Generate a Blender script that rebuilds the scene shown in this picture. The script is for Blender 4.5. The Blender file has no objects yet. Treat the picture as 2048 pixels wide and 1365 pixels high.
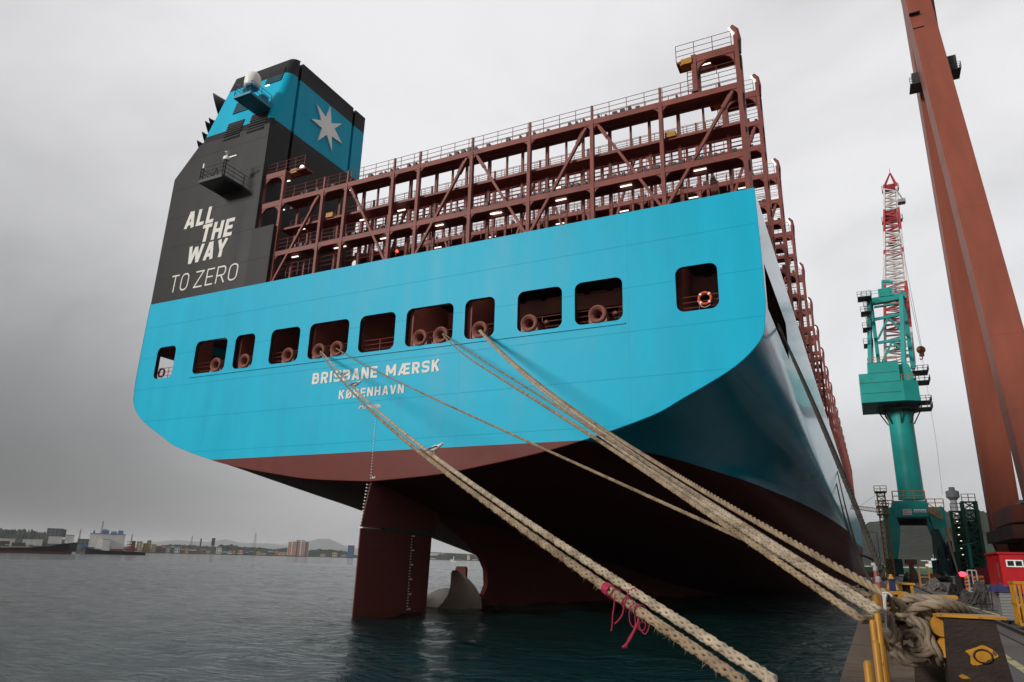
import bpy, math, random
import numpy as np
from mathutils import Vector, Matrix
from mathutils.geometry import tessellate_polygon
random.seed(7); rng = np.random.default_rng(7)
SC = bpy.context.scene
COL = SC.collection

# ------------------------------------------------------------------ camera
FPX, YAW, PIT, ROLL = 1409.67, 0.463878, 0.301014, 0.025645
CAM = np.array([0.0, 0.0, 3.86])
def _axes():
    F = np.array([-math.sin(YAW)*math.cos(PIT), math.cos(YAW)*math.cos(PIT), math.sin(PIT)])
    R0 = np.array([math.cos(YAW), math.sin(YAW), 0.0]); U0 = np.cross(R0, F)
    c, s = math.cos(ROLL), math.sin(ROLL)
    return c*R0+s*U0, -s*R0+c*U0, F
AR, AU, AF = _axes()
def ray(u, v): return (u-1024.0)/FPX*AR - (v-682.5)/FPX*AU + AF
def P(u, v, Y):                       # photograph point -> place on the plane y = Y
    d = ray(u, v); return d*(Y/d[1]) + CAM
def PX(u, v, X):
    d = ray(u, v); return d*(X/d[0]) + CAM
def PZ(u, v, Z):
    d = ray(u, v); return d*((Z-CAM[2])/d[2]) + CAM
def proj(p):
    d = np.asarray(p, float)-CAM; z = d@AF
    return 1024+FPX*(d@AR)/z, 682.5-FPX*(d@AU)/z
cd = bpy.data.cameras.new('camera'); cam = bpy.data.objects.new('camera', cd); COL.objects.link(cam)
cd.sensor_width = 36.0; cd.lens = FPX*36.0/2048.0; cd.clip_start = 0.05; cd.clip_end = 30000.0
cam.matrix_world = Matrix(((AR[0], AU[0], -AF[0], CAM[0]), (AR[1], AU[1], -AF[1], CAM[1]), (AR[2], AU[2], -AF[2], CAM[2]), (0, 0, 0, 1)))
SC.camera = cam

# ------------------------------------------------------------------ sky, sun, exposure
SUN_EL, SUN_DIR = math.radians(21), Vector((0.50, 0.86, -0.37)).normalized()
W = bpy.data.worlds.new('World'); SC.world = W; W.use_nodes = True
nt = W.node_tree; nt.nodes.clear(); N = nt.nodes.new; L = nt.links.new
wo = N('ShaderNodeOutputWorld'); bg = N('ShaderNodeBackground'); bg.inputs['Strength'].default_value = 0.1
sky = N('ShaderNodeTexSky'); sky.sky_type = 'NISHITA'; sky.sun_disc = False
sky.sun_elevation = SUN_EL; sky.sun_rotation = math.atan2(-SUN_DIR.x, -SUN_DIR.y); sky.air_density = 1.0; sky.dust_density = 3.0
tc = N('ShaderNodeTexCoord'); mp = N('ShaderNodeMapping'); mp.inputs['Scale'].default_value = (1.3, 1.3, 2.1); mp.inputs['Location'].default_value = (0.35, 1.1, 0.2)
L(tc.outputs['Generated'], mp.inputs['Vector'])
nz = N('ShaderNodeTexNoise'); nz.inputs['Scale'].default_value = 1.7; nz.inputs['Detail'].default_value = 7; nz.inputs['Roughness'].default_value = 0.5
nz.inputs['Distortion'].default_value = 0.3
L(mp.outputs['Vector'], nz.inputs['Vector'])
def wmath(op, a, b=None, c=None):
    n = N('ShaderNodeMath'); n.operation = op
    for i, x in enumerate((a, b, c)):
        if x is None: continue
        if isinstance(x, (int, float)): n.inputs[i].default_value = x
        else: L(x, n.inputs[i])
    return n.outputs[0]
def wdot(vec):
    n = N('ShaderNodeVectorMath'); n.operation = 'DOT_PRODUCT'; L(tc.outputs['Generated'], n.inputs[0]); n.inputs[1].default_value = tuple(vec/np.linalg.norm(vec)); return n.outputs['Value']
def wramp(x, pts):
    r = N('ShaderNodeValToRGB'); e = r.color_ramp.elements; e[0].position, e[0].color = pts[0][0], (pts[0][1],)*3+(1,)
    e[1].position, e[1].color = pts[-1][0], (pts[-1][1],)*3+(1,)
    for p_, c_ in pts[1:-1]:
        k = e.new(p_); k.color = (c_,)*3+(1,)
    r.color_ramp.interpolation = 'B_SPLINE'; L(x, r.inputs[0]); return r.outputs[0]
# the overcast is thin and bright ahead over the ship and astern, thick to port
ahead = wmath('ARCCOSINE', wdot(ray(1560, 330)))
base = wramp(wmath('DIVIDE', ahead, math.pi), [(0.0, 0.735), (0.10, 0.735), (0.20, 0.73), (0.27, 0.72), (0.33, 0.60), (0.42, 0.46), (0.6, 0.45), (1.0, 0.55)])
dark = wramp(wmath('DIVIDE', wmath('ARCCOSINE', wdot(ray(-60, 1010))), math.pi), [(0.0, 0.26), (0.05, 0.42), (0.09, 0.70), (0.14, 0.94), (0.2, 1.0)])
sepw = N('ShaderNodeSeparateXYZ'); L(tc.outputs['Generated'], sepw.inputs[0])
low = wramp(sepw.outputs['Z'], [(0.0, 0.50), (0.06, 0.60), (0.14, 0.82), (0.25, 1.0)])
base = wmath('MULTIPLY', wmath('MULTIPLY', base, dark), low)
cl = wramp(nz.outputs['Fac'], [(0.22, 0.55), (0.40, 0.82), (0.56, 1.0), (0.8, 1.05)])
amount = wmath('MULTIPLY', base, cl)
cmb = N('ShaderNodeCombineColor')
for i, k in enumerate((9.3, 9.25, 9.4)): L(wmath('MULTIPLY', amount, k), cmb.inputs[i])
mx = N('ShaderNodeMix'); mx.data_type = 'RGBA'; mx.inputs['Factor'].default_value = 0.94
L(sky.outputs[0], mx.inputs[6]); L(cmb.outputs[0], mx.inputs[7]); L(mx.outputs[2], bg.inputs['Color']); L(bg.outputs[0], wo.inputs['Surface'])
sl = bpy.data.lights.new('sun', 'SUN'); sl.energy = 2.4; sl.angle = math.radians(9); sl.color = (1.0, 0.96, 0.9)
so = bpy.data.objects.new('sun', sl); COL.objects.link(so); so.rotation_euler = SUN_DIR.to_track_quat('-Z', 'Y').to_euler(); so.location = (-60, -80, 60)
SC.view_settings.view_transform = 'Standard'; SC.view_settings.look = 'None'; SC.view_settings.gamma = 1.0
SC.view_settings.exposure = 0.42; SC.view_settings.use_curve_mapping = False
try: SC.cycles.max_bounces = 8; SC.cycles.volume_bounces = 0; SC.cycles.use_denoising = True
except Exception: pass

# ------------------------------------------------------------------ helpers
def _n(v):
    v = np.asarray(v, float); l = np.linalg.norm(v); return v/l if l > 1e-12 else v
def frame(d, up=(0, 0, 1)):
    d = _n(d); up = np.asarray(up, float)
    if abs(d@up) > 0.98*np.linalg.norm(up): up = np.array([1.0, 0, 0]) if abs(d[0]) < 0.9 else np.array([0, 1.0, 0])
    s = _n(np.cross(d, up)); return d, s, np.cross(s, d)
class MB:
    def __init__(self): self.v = []; self.f = []; self.n = 0
    def add(self, v, f):
        v = np.asarray(v, float).reshape(-1, 3); self.v.append(v)
        self.f.extend([tuple(i+self.n for i in q) for q in f]); self.n += len(v); return self
    def box(self, x0, x1, y0, y1, z0, z1):
        v = [(x, y, z) for z in (z0, z1) for y in (y0, y1) for x in (x0, x1)]
        return self.add(v, [(0, 2, 3, 1), (4, 5, 7, 6), (0, 1, 5, 4), (1, 3, 7, 5), (3, 2, 6, 7), (2, 0, 4, 6)])
    def hexa(self, lo, hi):           # two quads (4 points each), bottom and top
        return self.add(list(lo)+list(hi), [(0, 3, 2, 1), (4, 5, 6, 7), (0, 1, 5, 4), (1, 2, 6, 5), (2, 3, 7, 6), (3, 0, 4, 7)])
    def bar(self, a, b, w, h=None, up=(0, 0, 1), w2=None, h2=None):
        h = w if h is None else h; w2 = w if w2 is None else w2; h2 = h if h2 is None else h2
        a = np.asarray(a, float); b = np.asarray(b, float); d, s, t = frame(b-a, up)
        q = lambda c, ww, hh: [c-s*ww/2-t*hh/2, c+s*ww/2-t*hh/2, c+s*ww/2+t*hh/2, c-s*ww/2+t*hh/2]
        return self.hexa(q(a, w, h), q(b, w2, h2))
    def prism(self, poly, vec):       # planar polygon swept along vec
        p = np.asarray(poly, float); n = len(p)
        return self.add(np.vstack([p, p+np.asarray(vec, float)]), [tuple(range(n))[::-1], tuple(range(n, 2*n))]+[(i, (i+1) % n, n+(i+1) % n, n+i) for i in range(n)])
    def tube(self, pts, r, n=6, caps=True, closed=False):
        p = np.asarray(pts, float); m = len(p); r = np.broadcast_to(np.asarray(r, float), (m,))
        t = np.gradient(p, axis=0)
        if closed: t = np.roll(p, -1, 0)-np.roll(p, 1, 0)
        t /= np.maximum(np.linalg.norm(t, axis=1, keepdims=True), 1e-12)
        ref = np.array([0, 0, 1.0]) if abs(t[0][2]) < 0.9 else np.array([1.0, 0, 0])
        s = np.zeros_like(p); s[0] = _n(np.cross(t[0], ref))
        for i in range(1, m):
            q = s[i-1]-t[i]*(s[i-1]@t[i]); s[i] = q/max(np.linalg.norm(q), 1e-9)
        b = np.cross(t, s); a = np.arange(n)*2*math.pi/n
        v = p[:, None, :]+r[:, None, None]*(np.cos(a)[None, :, None]*s[:, None, :]+np.sin(a)[None, :, None]*b[:, None, :])
        f = []
        for i in range(m if closed else m-1):
            j = (i+1) % m
            for k in range(n): f.append((i*n+k, i*n+(k+1) % n, j*n+(k+1) % n, j*n+k))
        if caps and not closed: f += [tuple(range(n))[::-1], tuple((m-1)*n+k for k in range(n))]
        return self.add(v.reshape(-1, 3), f)
    def lathe(self, prof, c, axis=(0, 0, 1), n=24):   # prof: (radius, along axis)
        d, s, t = frame(axis); c = np.asarray(c, float); v = []; f = []; m = len(prof)
        for r, h in prof:
            for k in range(n):
                a = 2*math.pi*k/n; v.append(c+d*h+r*(math.cos(a)*s+math.sin(a)*t))
        for i in range(m-1):
            for k in range(n): f.append((i*n+k, i*n+(k+1) % n, (i+1)*n+(k+1) % n, (i+1)*n+k))
        if prof[0][0] > 1e-6: f.append(tuple(range(n))[::-1])
        if prof[-1][0] > 1e-6: f.append(tuple((m-1)*n+k for k in range(n)))
        return self.add(v, f)
    def grid(self, V):                # V: rows x cols x 3
        V = np.asarray(V, float); a, b = V.shape[:2]
        return self.add(V.reshape(-1, 3), [(i*b+j, i*b+j+1, (i+1)*b+j+1, (i+1)*b+j) for i in range(a-1) for j in range(b-1)])
    def blob(self, c, r, n=10, m=7, jit=0.0):
        V = []
        for i in range(m+1):
            th = math.pi*i/m; row = []
            for j in range(n):
                ph = 2*math.pi*j/n; k = 1+jit*(rng.random()-0.5)
                row.append((c[0]+k*r[0]*math.sin(th)*math.cos(ph), c[1]+k*r[1]*math.sin(th)*math.sin(ph), c[2]+k*r[2]*math.cos(th)))
            V.append(row+[row[0]])
        return self.grid(V)
    def build(self, name, m, parent=None, smooth=False, label=None, cat=None, group=None, kind=None):
        v = np.vstack(self.v) if self.v else np.zeros((0, 3))
        if parent is not None:
            r = parent
            while r.parent: r = r.parent
            v = v-np.array(r.location)
        elif kind is None and len(v):
            o0 = (v.min(0)+v.max(0))/2; o0[2] = v[:, 2].min(); v = v-o0
        me = bpy.data.meshes.new(name); me.from_pydata(v.tolist(), [], self.f); me.materials.append(m)
        if smooth:
            me.polygons.foreach_set('use_smooth', [True]*len(me.polygons))
            if smooth != 'full':
                try: me.set_sharp_from_angle(angle=math.radians(38))
                except Exception: pass
        me.update()
        o = bpy.data.objects.new(name, me); COL.objects.link(o)
        if parent is not None: o.parent = parent
        elif kind is None and len(v): o.location = o0.tolist()
        tag(o, label, cat, group, kind); return o
def tag(o, label=None, cat=None, group=None, kind=None):
    if label: o['label'] = label
    if cat: o['category'] = cat
    if group: o['group'] = group
    if kind: o['kind'] = kind
    return o
def thing(name, label, cat, loc=(0, 0, 0), group=None):
    o = bpy.data.objects.new(name, None); COL.objects.link(o); o.location = tuple(float(x) for x in loc); o.empty_display_size = 0.3
    return tag(o, label, cat, group)
def kids(o): return [c for c in bpy.data.objects if c.parent == o]
def copy_tree(o, delta=None, label=None, parent=None):
    c = o.copy(); COL.objects.link(c); c.parent = parent if parent else o.parent
    if delta is not None: c.location = Vector(o.location)+Vector(delta)
    if label: c['label'] = label
    for ch in kids(o): copy_tree(ch, None, None, c)
    return c

# ------------------------------------------------------------------ materials
def mat(name, col, rough=0.5, metal=0.0, var=0.12, vscale=0.6, bump=0.0, bscale=8.0, col2=None, c2amt=(0.55, 0.7), c2scale=1.0, spec=0.25, coat=0.0, stretch=(1, 1, 1), detail=5, emit=0.0):
    m = bpy.data.materials.new(name); m.use_nodes = True; t = m.node_tree; b = t.nodes['Principled BSDF']; nn = t.nodes.new; ll = t.links.new
    b.inputs['Roughness'].default_value = rough; b.inputs['Metallic'].default_value = metal; b.inputs['Specular IOR Level'].default_value = spec
    b.inputs['Coat Weight'].default_value = coat
    if emit: b.inputs['Emission Color'].default_value = (*col, 1); b.inputs['Emission Strength'].default_value = emit
    g = nn('ShaderNodeNewGeometry'); mpg = nn('ShaderNodeMapping'); mpg.inputs['Scale'].default_value = stretch; ll(g.outputs['Position'], mpg.inputs['Vector'])
    n1 = nn('ShaderNodeTexNoise'); n1.inputs['Scale'].default_value = vscale; n1.inputs['Detail'].default_value = detail; ll(mpg.outputs['Vector'], n1.inputs['Vector'])
    mr = nn('ShaderNodeMapRange'); mr.inputs['From Min'].default_value = 0.3; mr.inputs['From Max'].default_value = 0.7; mr.inputs['To Min'].default_value = 1-var; mr.inputs['To Max'].default_value = 1+var
    ll(n1.outputs['Fac'], mr.inputs['Value'])
    mm = nn('ShaderNodeMix'); mm.data_type = 'RGBA'; mm.blend_type = 'MULTIPLY'; mm.inputs['Factor'].default_value = 1.0; mm.inputs[6].default_value = (*col, 1); ll(mr.outputs[0], mm.inputs[7])
    last = mm.outputs[2]
    if col2 is not None:
        n2 = nn('ShaderNodeTexNoise'); n2.inputs['Scale'].default_value = c2scale; n2.inputs['Detail'].default_value = 6; n2.inputs['Roughness'].default_value = 0.65; ll(mpg.outputs['Vector'], n2.inputs['Vector'])
        r2 = nn('ShaderNodeMapRange'); r2.inputs['From Min'].default_value = c2amt[0]; r2.inputs['From Max'].default_value = c2amt[1]; ll(n2.outputs['Fac'], r2.inputs['Value'])
        m2 = nn('ShaderNodeMix'); m2.data_type = 'RGBA'; ll(r2.outputs[0], m2.inputs['Factor']); ll(last, m2.inputs[6]); m2.inputs[7].default_value = (*col2, 1); last = m2.outputs[2]
    ll(last, b.inputs['Base Color']); m['last'] = 1
    if bump:
        n3 = nn('ShaderNodeTexNoise'); n3.inputs['Scale'].default_value = bscale; n3.inputs['Detail'].default_value = 4; ll(mpg.outputs['Vector'], n3.inputs['Vector'])
        bp = nn('ShaderNodeBump'); bp.inputs['Strength'].default_value = 1.0; bp.inputs['Distance'].default_value = bump; ll(n3.outputs['Fac'], bp.inputs['Height']); ll(bp.outputs[0], b.inputs['Normal'])
    return m
def hull_paint(name, bands, rough=0.28, seams=(2.9, 12.0), coat=0.0, wav=0.03, spec=0.10, matte_below=None):
    """painted plate: bands = [(z_from, colour)...] low to high (paint limits are level lines); welds show as fine ridges"""
    m = bpy.data.materials.new(name); m.use_nodes = True; t = m.node_tree; b = t.nodes['Principled BSDF']; nn = t.nodes.new; ll = t.links.new
    b.inputs['Roughness'].default_value = rough; b.inputs['Coat Weight'].default_value = coat; b.inputs['Coat Roughness'].default_value = 0.12; b.inputs['Specular IOR Level'].default_value = spec
    g = nn('ShaderNodeNewGeometry'); sp = nn('ShaderNodeSeparateXYZ'); ll(g.outputs['Position'], sp.inputs[0])
    def M(op, a, b_=None):
        k = nn('ShaderNodeMath'); k.operation = op
        for i, x in enumerate((a, b_)):
            if x is None: continue
            if isinstance(x, (int, float)): k.inputs[i].default_value = x
            else: ll(x, k.inputs[i])
        return k.outputs[0]
    last = None
    for z0, c in bands:
        if last is None:
            rgb = nn('ShaderNodeRGB'); rgb.outputs[0].default_value = (*c, 1); last = rgb.outputs[0]; continue
        mm = nn('ShaderNodeMix'); mm.data_type = 'RGBA'; ll(M('GREATER_THAN', sp.outputs['Z'], z0), mm.inputs['Factor']); ll(last, mm.inputs[6]); mm.inputs[7].default_value = (*c, 1); last = mm.outputs[2]
    mpg = nn('ShaderNodeMapping'); mpg.inputs['Scale'].default_value = (0.5, 0.5, 0.09); ll(g.outputs['Position'], mpg.inputs['Vector'])
    n1 = nn('ShaderNodeTexNoise'); n1.inputs['Scale'].default_value = 1.2; n1.inputs['Detail'].default_value = 8; ll(mpg.outputs['Vector'], n1.inputs['Vector'])
    mr = nn('ShaderNodeMapRange'); mr.inputs['From Min'].default_value = 0.3; mr.inputs['From Max'].default_value = 0.7; mr.inputs['To Min'].default_value = 0.92; mr.inputs['To Max'].default_value = 1.06; ll(n1.outputs['Fac'], mr.inputs['Value'])
    # weld seams as thin lines a little darker, plates 2.9 m high and 12 m long
    def seam(x, per, w):
        fr = M('FRACT', M('DIVIDE', x, per)); return M('LESS_THAN', fr, w/per)
    sz = seam(sp.outputs['Z'], seams[0], 0.035); sx = seam(sp.outputs['X'], seams[1], 0.03)
    sm = M('MAXIMUM', sz, M('MULTIPLY', sx, 0.45))
    fac = M('MULTIPLY', mr.outputs[0], M('SUBTRACT', 1.0, M('MULTIPLY', sm, 0.055)))
    mm = nn('ShaderNodeMix'); mm.data_type = 'RGBA'; mm.blend_type = 'MULTIPLY'; mm.inputs['Factor'].default_value = 1.0; ll(last, mm.inputs[6]); ll(fac, mm.inputs[7]); ll(mm.outputs[2], b.inputs['Base Color'])
    n2 = nn('ShaderNodeTexNoise'); n2.inputs['Scale'].default_value = 0.35; n2.inputs['Detail'].default_value = 3; ll(g.outputs['Position'], n2.inputs['Vector'])
    hgt = M('ADD', n2.outputs['Fac'], M('MULTIPLY', sm, 0.35))
    bp = nn('ShaderNodeBump'); bp.inputs['Distance'].default_value = wav; ll(hgt, bp.inputs['Height']); ll(bp.outputs[0], b.inputs['Normal'])
    rr = nn('ShaderNodeMapRange'); rr.inputs['To Min'].default_value = rough*0.75; rr.inputs['To Max'].default_value = rough*1.3; ll(n1.outputs['Fac'], rr.inputs['Value']); ll(rr.outputs[0], b.inputs['Roughness'])
    if matte_below is not None:          # antifouling is matt, the topside paint glossy
        up = M('GREATER_THAN', sp.outputs['Z'], matte_below); ll(M('ADD', M('MULTIPLY', up, rough-.62), .62), b.inputs['Roughness']); ll(M('ADD', M('MULTIPLY', up, spec-.06), .06), b.inputs['Specular IOR Level']); ll(M('MULTIPLY', up, coat), b.inputs['Coat Weight'])
    return m
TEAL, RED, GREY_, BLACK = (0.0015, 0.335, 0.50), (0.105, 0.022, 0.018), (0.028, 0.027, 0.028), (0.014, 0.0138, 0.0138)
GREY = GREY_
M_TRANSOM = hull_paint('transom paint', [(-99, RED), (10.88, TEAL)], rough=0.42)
M_HULL = hull_paint('hull paint', [(-99, (0.060, 0.0145, 0.0115)), (10.88, TEAL)], rough=0.2, coat=0.4, wav=0.035, spec=0.5, matte_below=10.88)  # same red as the transom, darkened: underbody shade put into the colour
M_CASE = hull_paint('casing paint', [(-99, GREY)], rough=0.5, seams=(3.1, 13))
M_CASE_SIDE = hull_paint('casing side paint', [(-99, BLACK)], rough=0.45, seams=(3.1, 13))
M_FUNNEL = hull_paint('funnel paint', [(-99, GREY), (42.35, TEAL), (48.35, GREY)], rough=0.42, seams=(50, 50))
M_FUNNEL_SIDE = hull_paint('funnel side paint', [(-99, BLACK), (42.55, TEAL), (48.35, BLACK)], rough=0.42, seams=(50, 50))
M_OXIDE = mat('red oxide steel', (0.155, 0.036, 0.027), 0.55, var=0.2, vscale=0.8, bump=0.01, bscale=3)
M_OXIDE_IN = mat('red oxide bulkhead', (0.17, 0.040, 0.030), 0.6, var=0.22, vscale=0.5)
M_CHOCK = mat('chock red primer', (0.20, 0.075, 0.058), 0.5, var=0.15, vscale=2)
M_DARK = mat('dark grey steel', (0.03, 0.03, 0.032), 0.5)
M_BLACK = mat('black steel', (0.012, 0.012, 0.013), 0.45)
M_WHITE = mat('white paint', (0.72, 0.71, 0.68), 0.45, var=0.06)
M_LETTER = mat('white lettering', (0.55, 0.53, 0.50), 0.5, var=0.06, vscale=1.5)
M_STAR = mat('silver star paint', (0.78, 0.77, 0.76), 0.45, var=0.05)
M_LAMP = mat('lit lamp', (1.0, 0.93, 0.82), 0.4, var=0, emit=1.2)
M_LAMP_IN = mat('lit deck and fill lamp', (1.0, 0.93, 0.82), 0.4, var=0, emit=32)
M_TEALP = mat('teal platform paint', (0.02, 0.20, 0.30), 0.5)
M_BRONZE = mat('propeller bronze', (0.022, 0.015, 0.010), 0.5, metal=0.0, var=0.25, vscale=0.8)
M_RUDDER = hull_paint('rudder paint', [(-99, (0.095, 0.024, 0.019))], rough=0.5, seams=(4.2, 50))
M_YEL = mat('yellow paint', (0.34, 0.155, 0.010), 0.5, var=0.3, vscale=6, col2=(0.10, 0.045, 0.015), c2amt=(0.60, 0.66), c2scale=9)
M_LIFE = mat('lifebuoy orange', (0.48, 0.055, 0.015), 0.5)
# ------------------------------------------------------------------ the container ship
X0 = -30.74
ship = thing('container_ship', 'huge light blue container ship with dark red underwater hull, seen from astern beside the quay', 'container ship', (X0, 40, 0))
UP = [(18.25, 26.77), (21.1, 26.77), (25.55, 26.7)]
ST = {
 40: [(0, 8.83), (1.5, 8.9), (5.5, 9.14), (9, 9.62), (12.5, 10.19), (15.65, 10.88), (19.9, 12.1), (21.9, 13.05), (24.5, 14.4), (25.9, 15.5), (26.6, 16.6)],
 48: [(0, 7.3), (1.5, 7.35), (5, 7.7), (9, 8.3), (13, 9.1), (18.0, 10.6), (20.8, 12.0), (22.8, 13.1), (25, 14.4), (26.2, 15.4), (26.72, 16.6)],
 56: [(0, 6.6), (1.5, 6.65), (5, 6.9), (9.5, 7.4), (14, 8.3), (19.3, 10.4), (21.2, 11.7), (23.4, 13), (25.4, 14.2), (26.4, 15.1), (26.76, 16.2)],
 66: [(0, 5.6), (2, 5.6), (5.5, 5.75), (10, 6.1), (15, 7.0), (20.6, 9.8), (22.1, 11.3), (23.9, 12.7), (25.7, 13.7), (26.5, 14.5), (26.77, 15.6)],
 80: [(0, 3.2), (2.5, 3.2), (6, 3.45), (11, 4.0), (16.5, 5.3), (21.6, 8.6), (22.9, 10.6), (24.5, 12.0), (26.0, 13.0), (26.6, 13.7), (26.77, 14.8)],
 95: [(0, 0.5), (3, .5), (7, .8), (12, 1.6), (17.5, 3.3), (22.2, 7.2), (23.6, 9.9), (25.0, 11.5), (26.2, 12.4), (26.7, 13.1), (26.77, 14.2)],
 115: [(0, -3), (4, -3), (8, -2.5), (15, -1), (19.5, 1.5), (23.0, 6.2), (24.3, 9.1), (25.4, 10.9), (26.3, 11.8), (26.7, 12.6), (26.77, 13.8)],
 140: [(0, -7), (6, -7), (12, -6.5), (18, -4.5), (21.5, -1), (24.3, 5), (25.3, 8.5), (26.1, 10.6), (26.6, 11.6), (26.72, 12.4), (26.77, 13.6)],
 180: [(0, -10), (8, -10), (16, -9.5), (22, -7), (24.5, -3), (25.9, 3), (26.4, 7), (26.65, 9.6), (26.75, 11), (26.77, 12), (26.77, 13)],
 240: [(0, -10), (8, -10), (17, -9.8), (24, -8), (26.2, -4), (26.7, 3), (26.77, 7), (26.77, 9), (26.77, 11), (26.77, 12), (26.77, 13)],
 310: [(0, -10), (6, -10), (13, -9.5), (19, -7), (22.5, -3), (24.6, 3), (25.4, 7), (25.9, 9), (26.3, 11), (26.5, 12), (26.6, 13)],
 360: [(0, -10), (1, -10), (3, -9.5), (6, -7), (8.5, -3), (10.5, 3), (11.5, 7), (12.5, 9), (13.5, 11), (14.2, 12), (15, 13)],
 388: [(0, -10), (.1, -10), (.2, -9.5), (.3, -7), (.5, -3), (.7, 3), (1, 7), (1.2, 9), (1.6, 11), (1.9, 12), (2.2, 13)]}
UPS = {360: [(18.25, 18), (21.1, 20), (25.55, 23.5)], 388: [(18.25, 4), (21.1, 6.0), (25.55, 9)]}
ys = sorted(ST); arr = np.array([[(b, z) for b, z in ST[y]]+[(b, z) for z, b in UPS.get(y, UP)] for y in ys])
def station(y):
    i = min(max(np.searchsorted(ys, y)-1, 0), len(ys)-2); y0, y1 = ys[i], ys[i+1]; t = (y-y0)/(y1-y0)
    def tan(k):
        if k == 0: return (arr[1]-arr[0])/(ys[1]-ys[0])
        if k == len(ys)-1: return (arr[-1]-arr[-2])/(ys[-1]-ys[-2])
        return (arr[k+1]-arr[k-1])/(ys[k+1]-ys[k-1])
    h = y1-y0; m0, m1 = tan(i)*h, tan(i+1)*h
    return (2*t**3-3*t**2+1)*arr[i]+(t**3-2*t**2+t)*m0+(-2*t**3+3*t**2)*arr[i+1]+(t**3-t**2)*m1
def refine(c):                         # smooth the lower 11 control points, keep the straight side
    out = []
    for k in range(10):
        p0, p1, p2, p3 = c[max(k-1, 0)], c[k], c[k+1], c[min(k+2, 11)]
        for t in (0, .25, .5, .75):
            out.append(.5*((2*p1)+(-p0+p2)*t+(2*p0-5*p1+4*p2-p3)*t*t+(-p0+3*p1-3*p2+p3)*t**3))
    out += [c[10], .5*(c[10]+c[11]), c[11], c[12], c[13]]
    return np.array(out)
Ycut = sorted(set(list(np.arange(40, 60, 2.0))+list(np.arange(60, 120, 4.0))+list(np.arange(120, 391-3, 9.0))+[41.2, 53.2, 388.0]))
secs = [refine(station(y)) for y in Ycut]; nrow = len(secs[0]); r18, r21 = nrow-3, nrow-2
mb = MB()
for sgn in (1, -1):
    V = np.array([[(X0+sgn*b, y, z) for b, z in s] for y, s in zip(Ycut, secs)])
    f0 = mb.n; mb.v.append(V.reshape(-1, 3)); mb.n += V.shape[0]*nrow
    for i in range(len(Ycut)-1):
        for j in range(nrow-1):
            if j == r18 and 41.1 < Ycut[i] < 53: continue           # the open mooring-deck ports in the side
            q = (f0+i*nrow+j, f0+i*nrow+j+1, f0+(i+1)*nrow+j+1, f0+(i+1)*nrow+j)
            mb.f.append(q if sgn < 0 else q[::-1])
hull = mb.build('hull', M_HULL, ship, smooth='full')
# skeg
rows = []
for z, ya in [(-3, 56), (0, 56.3), (.72, 56.75), (1.73, 57.5), (2.98, 57.3), (4.0, 56.3), (5.19, 54.0), (6.1, 51.4), (6.7, 49.4), (7.2, 47.5)]:
    rows.append([(ya+d, hw, z) for d, hw in ((0, .22), (.6, .38), (4, .95), (12, 2.6), (24, 5.6), (38, 9), (62, 16))])
mb = MB()
R = np.array(rows)
for sgn in (1, -1): mb.grid(np.stack([X0+sgn*R[:, :, 1], R[:, :, 0], R[:, :, 2]], -1))
mb.grid(np.stack([np.stack([X0-R[:, 0, 1], R[:, 0, 0], R[:, 0, 2]], -1), np.stack([X0+R[:, 0, 1], R[:, 0, 0], R[:, 0, 2]], -1)], 0))
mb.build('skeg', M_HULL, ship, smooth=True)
# transom with the mooring-deck openings
def rrect(x0, x1, z0, z1, r, k=6):
    o = []
    for cx, cz, a0 in ((x1-r, z1-r, 0), (x0+r, z1-r, 90), (x0+r, z0+r, 180), (x1-r, z0+r, 270)):
        for i in range(k+1):
            a = math.radians(a0+90*i/k); o.append((cx+r*math.cos(a), cz+r*math.sin(a)))
    return o
WIN = [(-55.25, -52.9), (-50.4, -46.66), (-45.72, -43.52), (-41.76, -38.72), (-37.73, -33.87), (-32.84, -29.61), (-28.64, -24.67), (-23.73, -21.39), (-19.66, -16.44), (-15.55, -12.35), (-9.0, -6.5)]
wz0, wz1 = 18.26, 21.15
half = secs[0]
outl = [(X0+b, z) for b, z in half]+[(X0-b, z) for b, z in half[::-1][:-1]]
holes = [rrect(a, b, wz0, wz1, .48) for a, b in WIN]
polys = [[Vector((x, z, 0)) for x, z in outl]]+[[Vector((x, z, 0)) for x, z in h[::-1]] for h in holes]
tris = tessellate_polygon(polys); flat = [p for q in polys for p in q]
mb = MB(); mb.add([(p.x, 39.995, p.y) for p in flat], [tuple(t) for t in tris])
# the bright worn edge bead round the stern
mb.tube([(X0+b, 40.0, z) for b, z in np.vstack([half[::-1], half[1:]*np.array([-1, 1])])], .035, 5)
# rubbing strake under the openings
mb.box(-50.6, -12.2, 39.93, 39.99, 17.97, 18.06)
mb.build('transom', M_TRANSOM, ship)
for h in holes:                        # plate edge of each opening
    n = len(h); v = [(x, 39.99, z) for x, z in h]+[(x, 40.35, z) for x, z in h]
    MB().add(v, [(i, (i+1) % n, n+(i+1) % n, n+i) for i in range(n)]).build('opening_rim', M_BLACK, ship, smooth=True)
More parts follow.
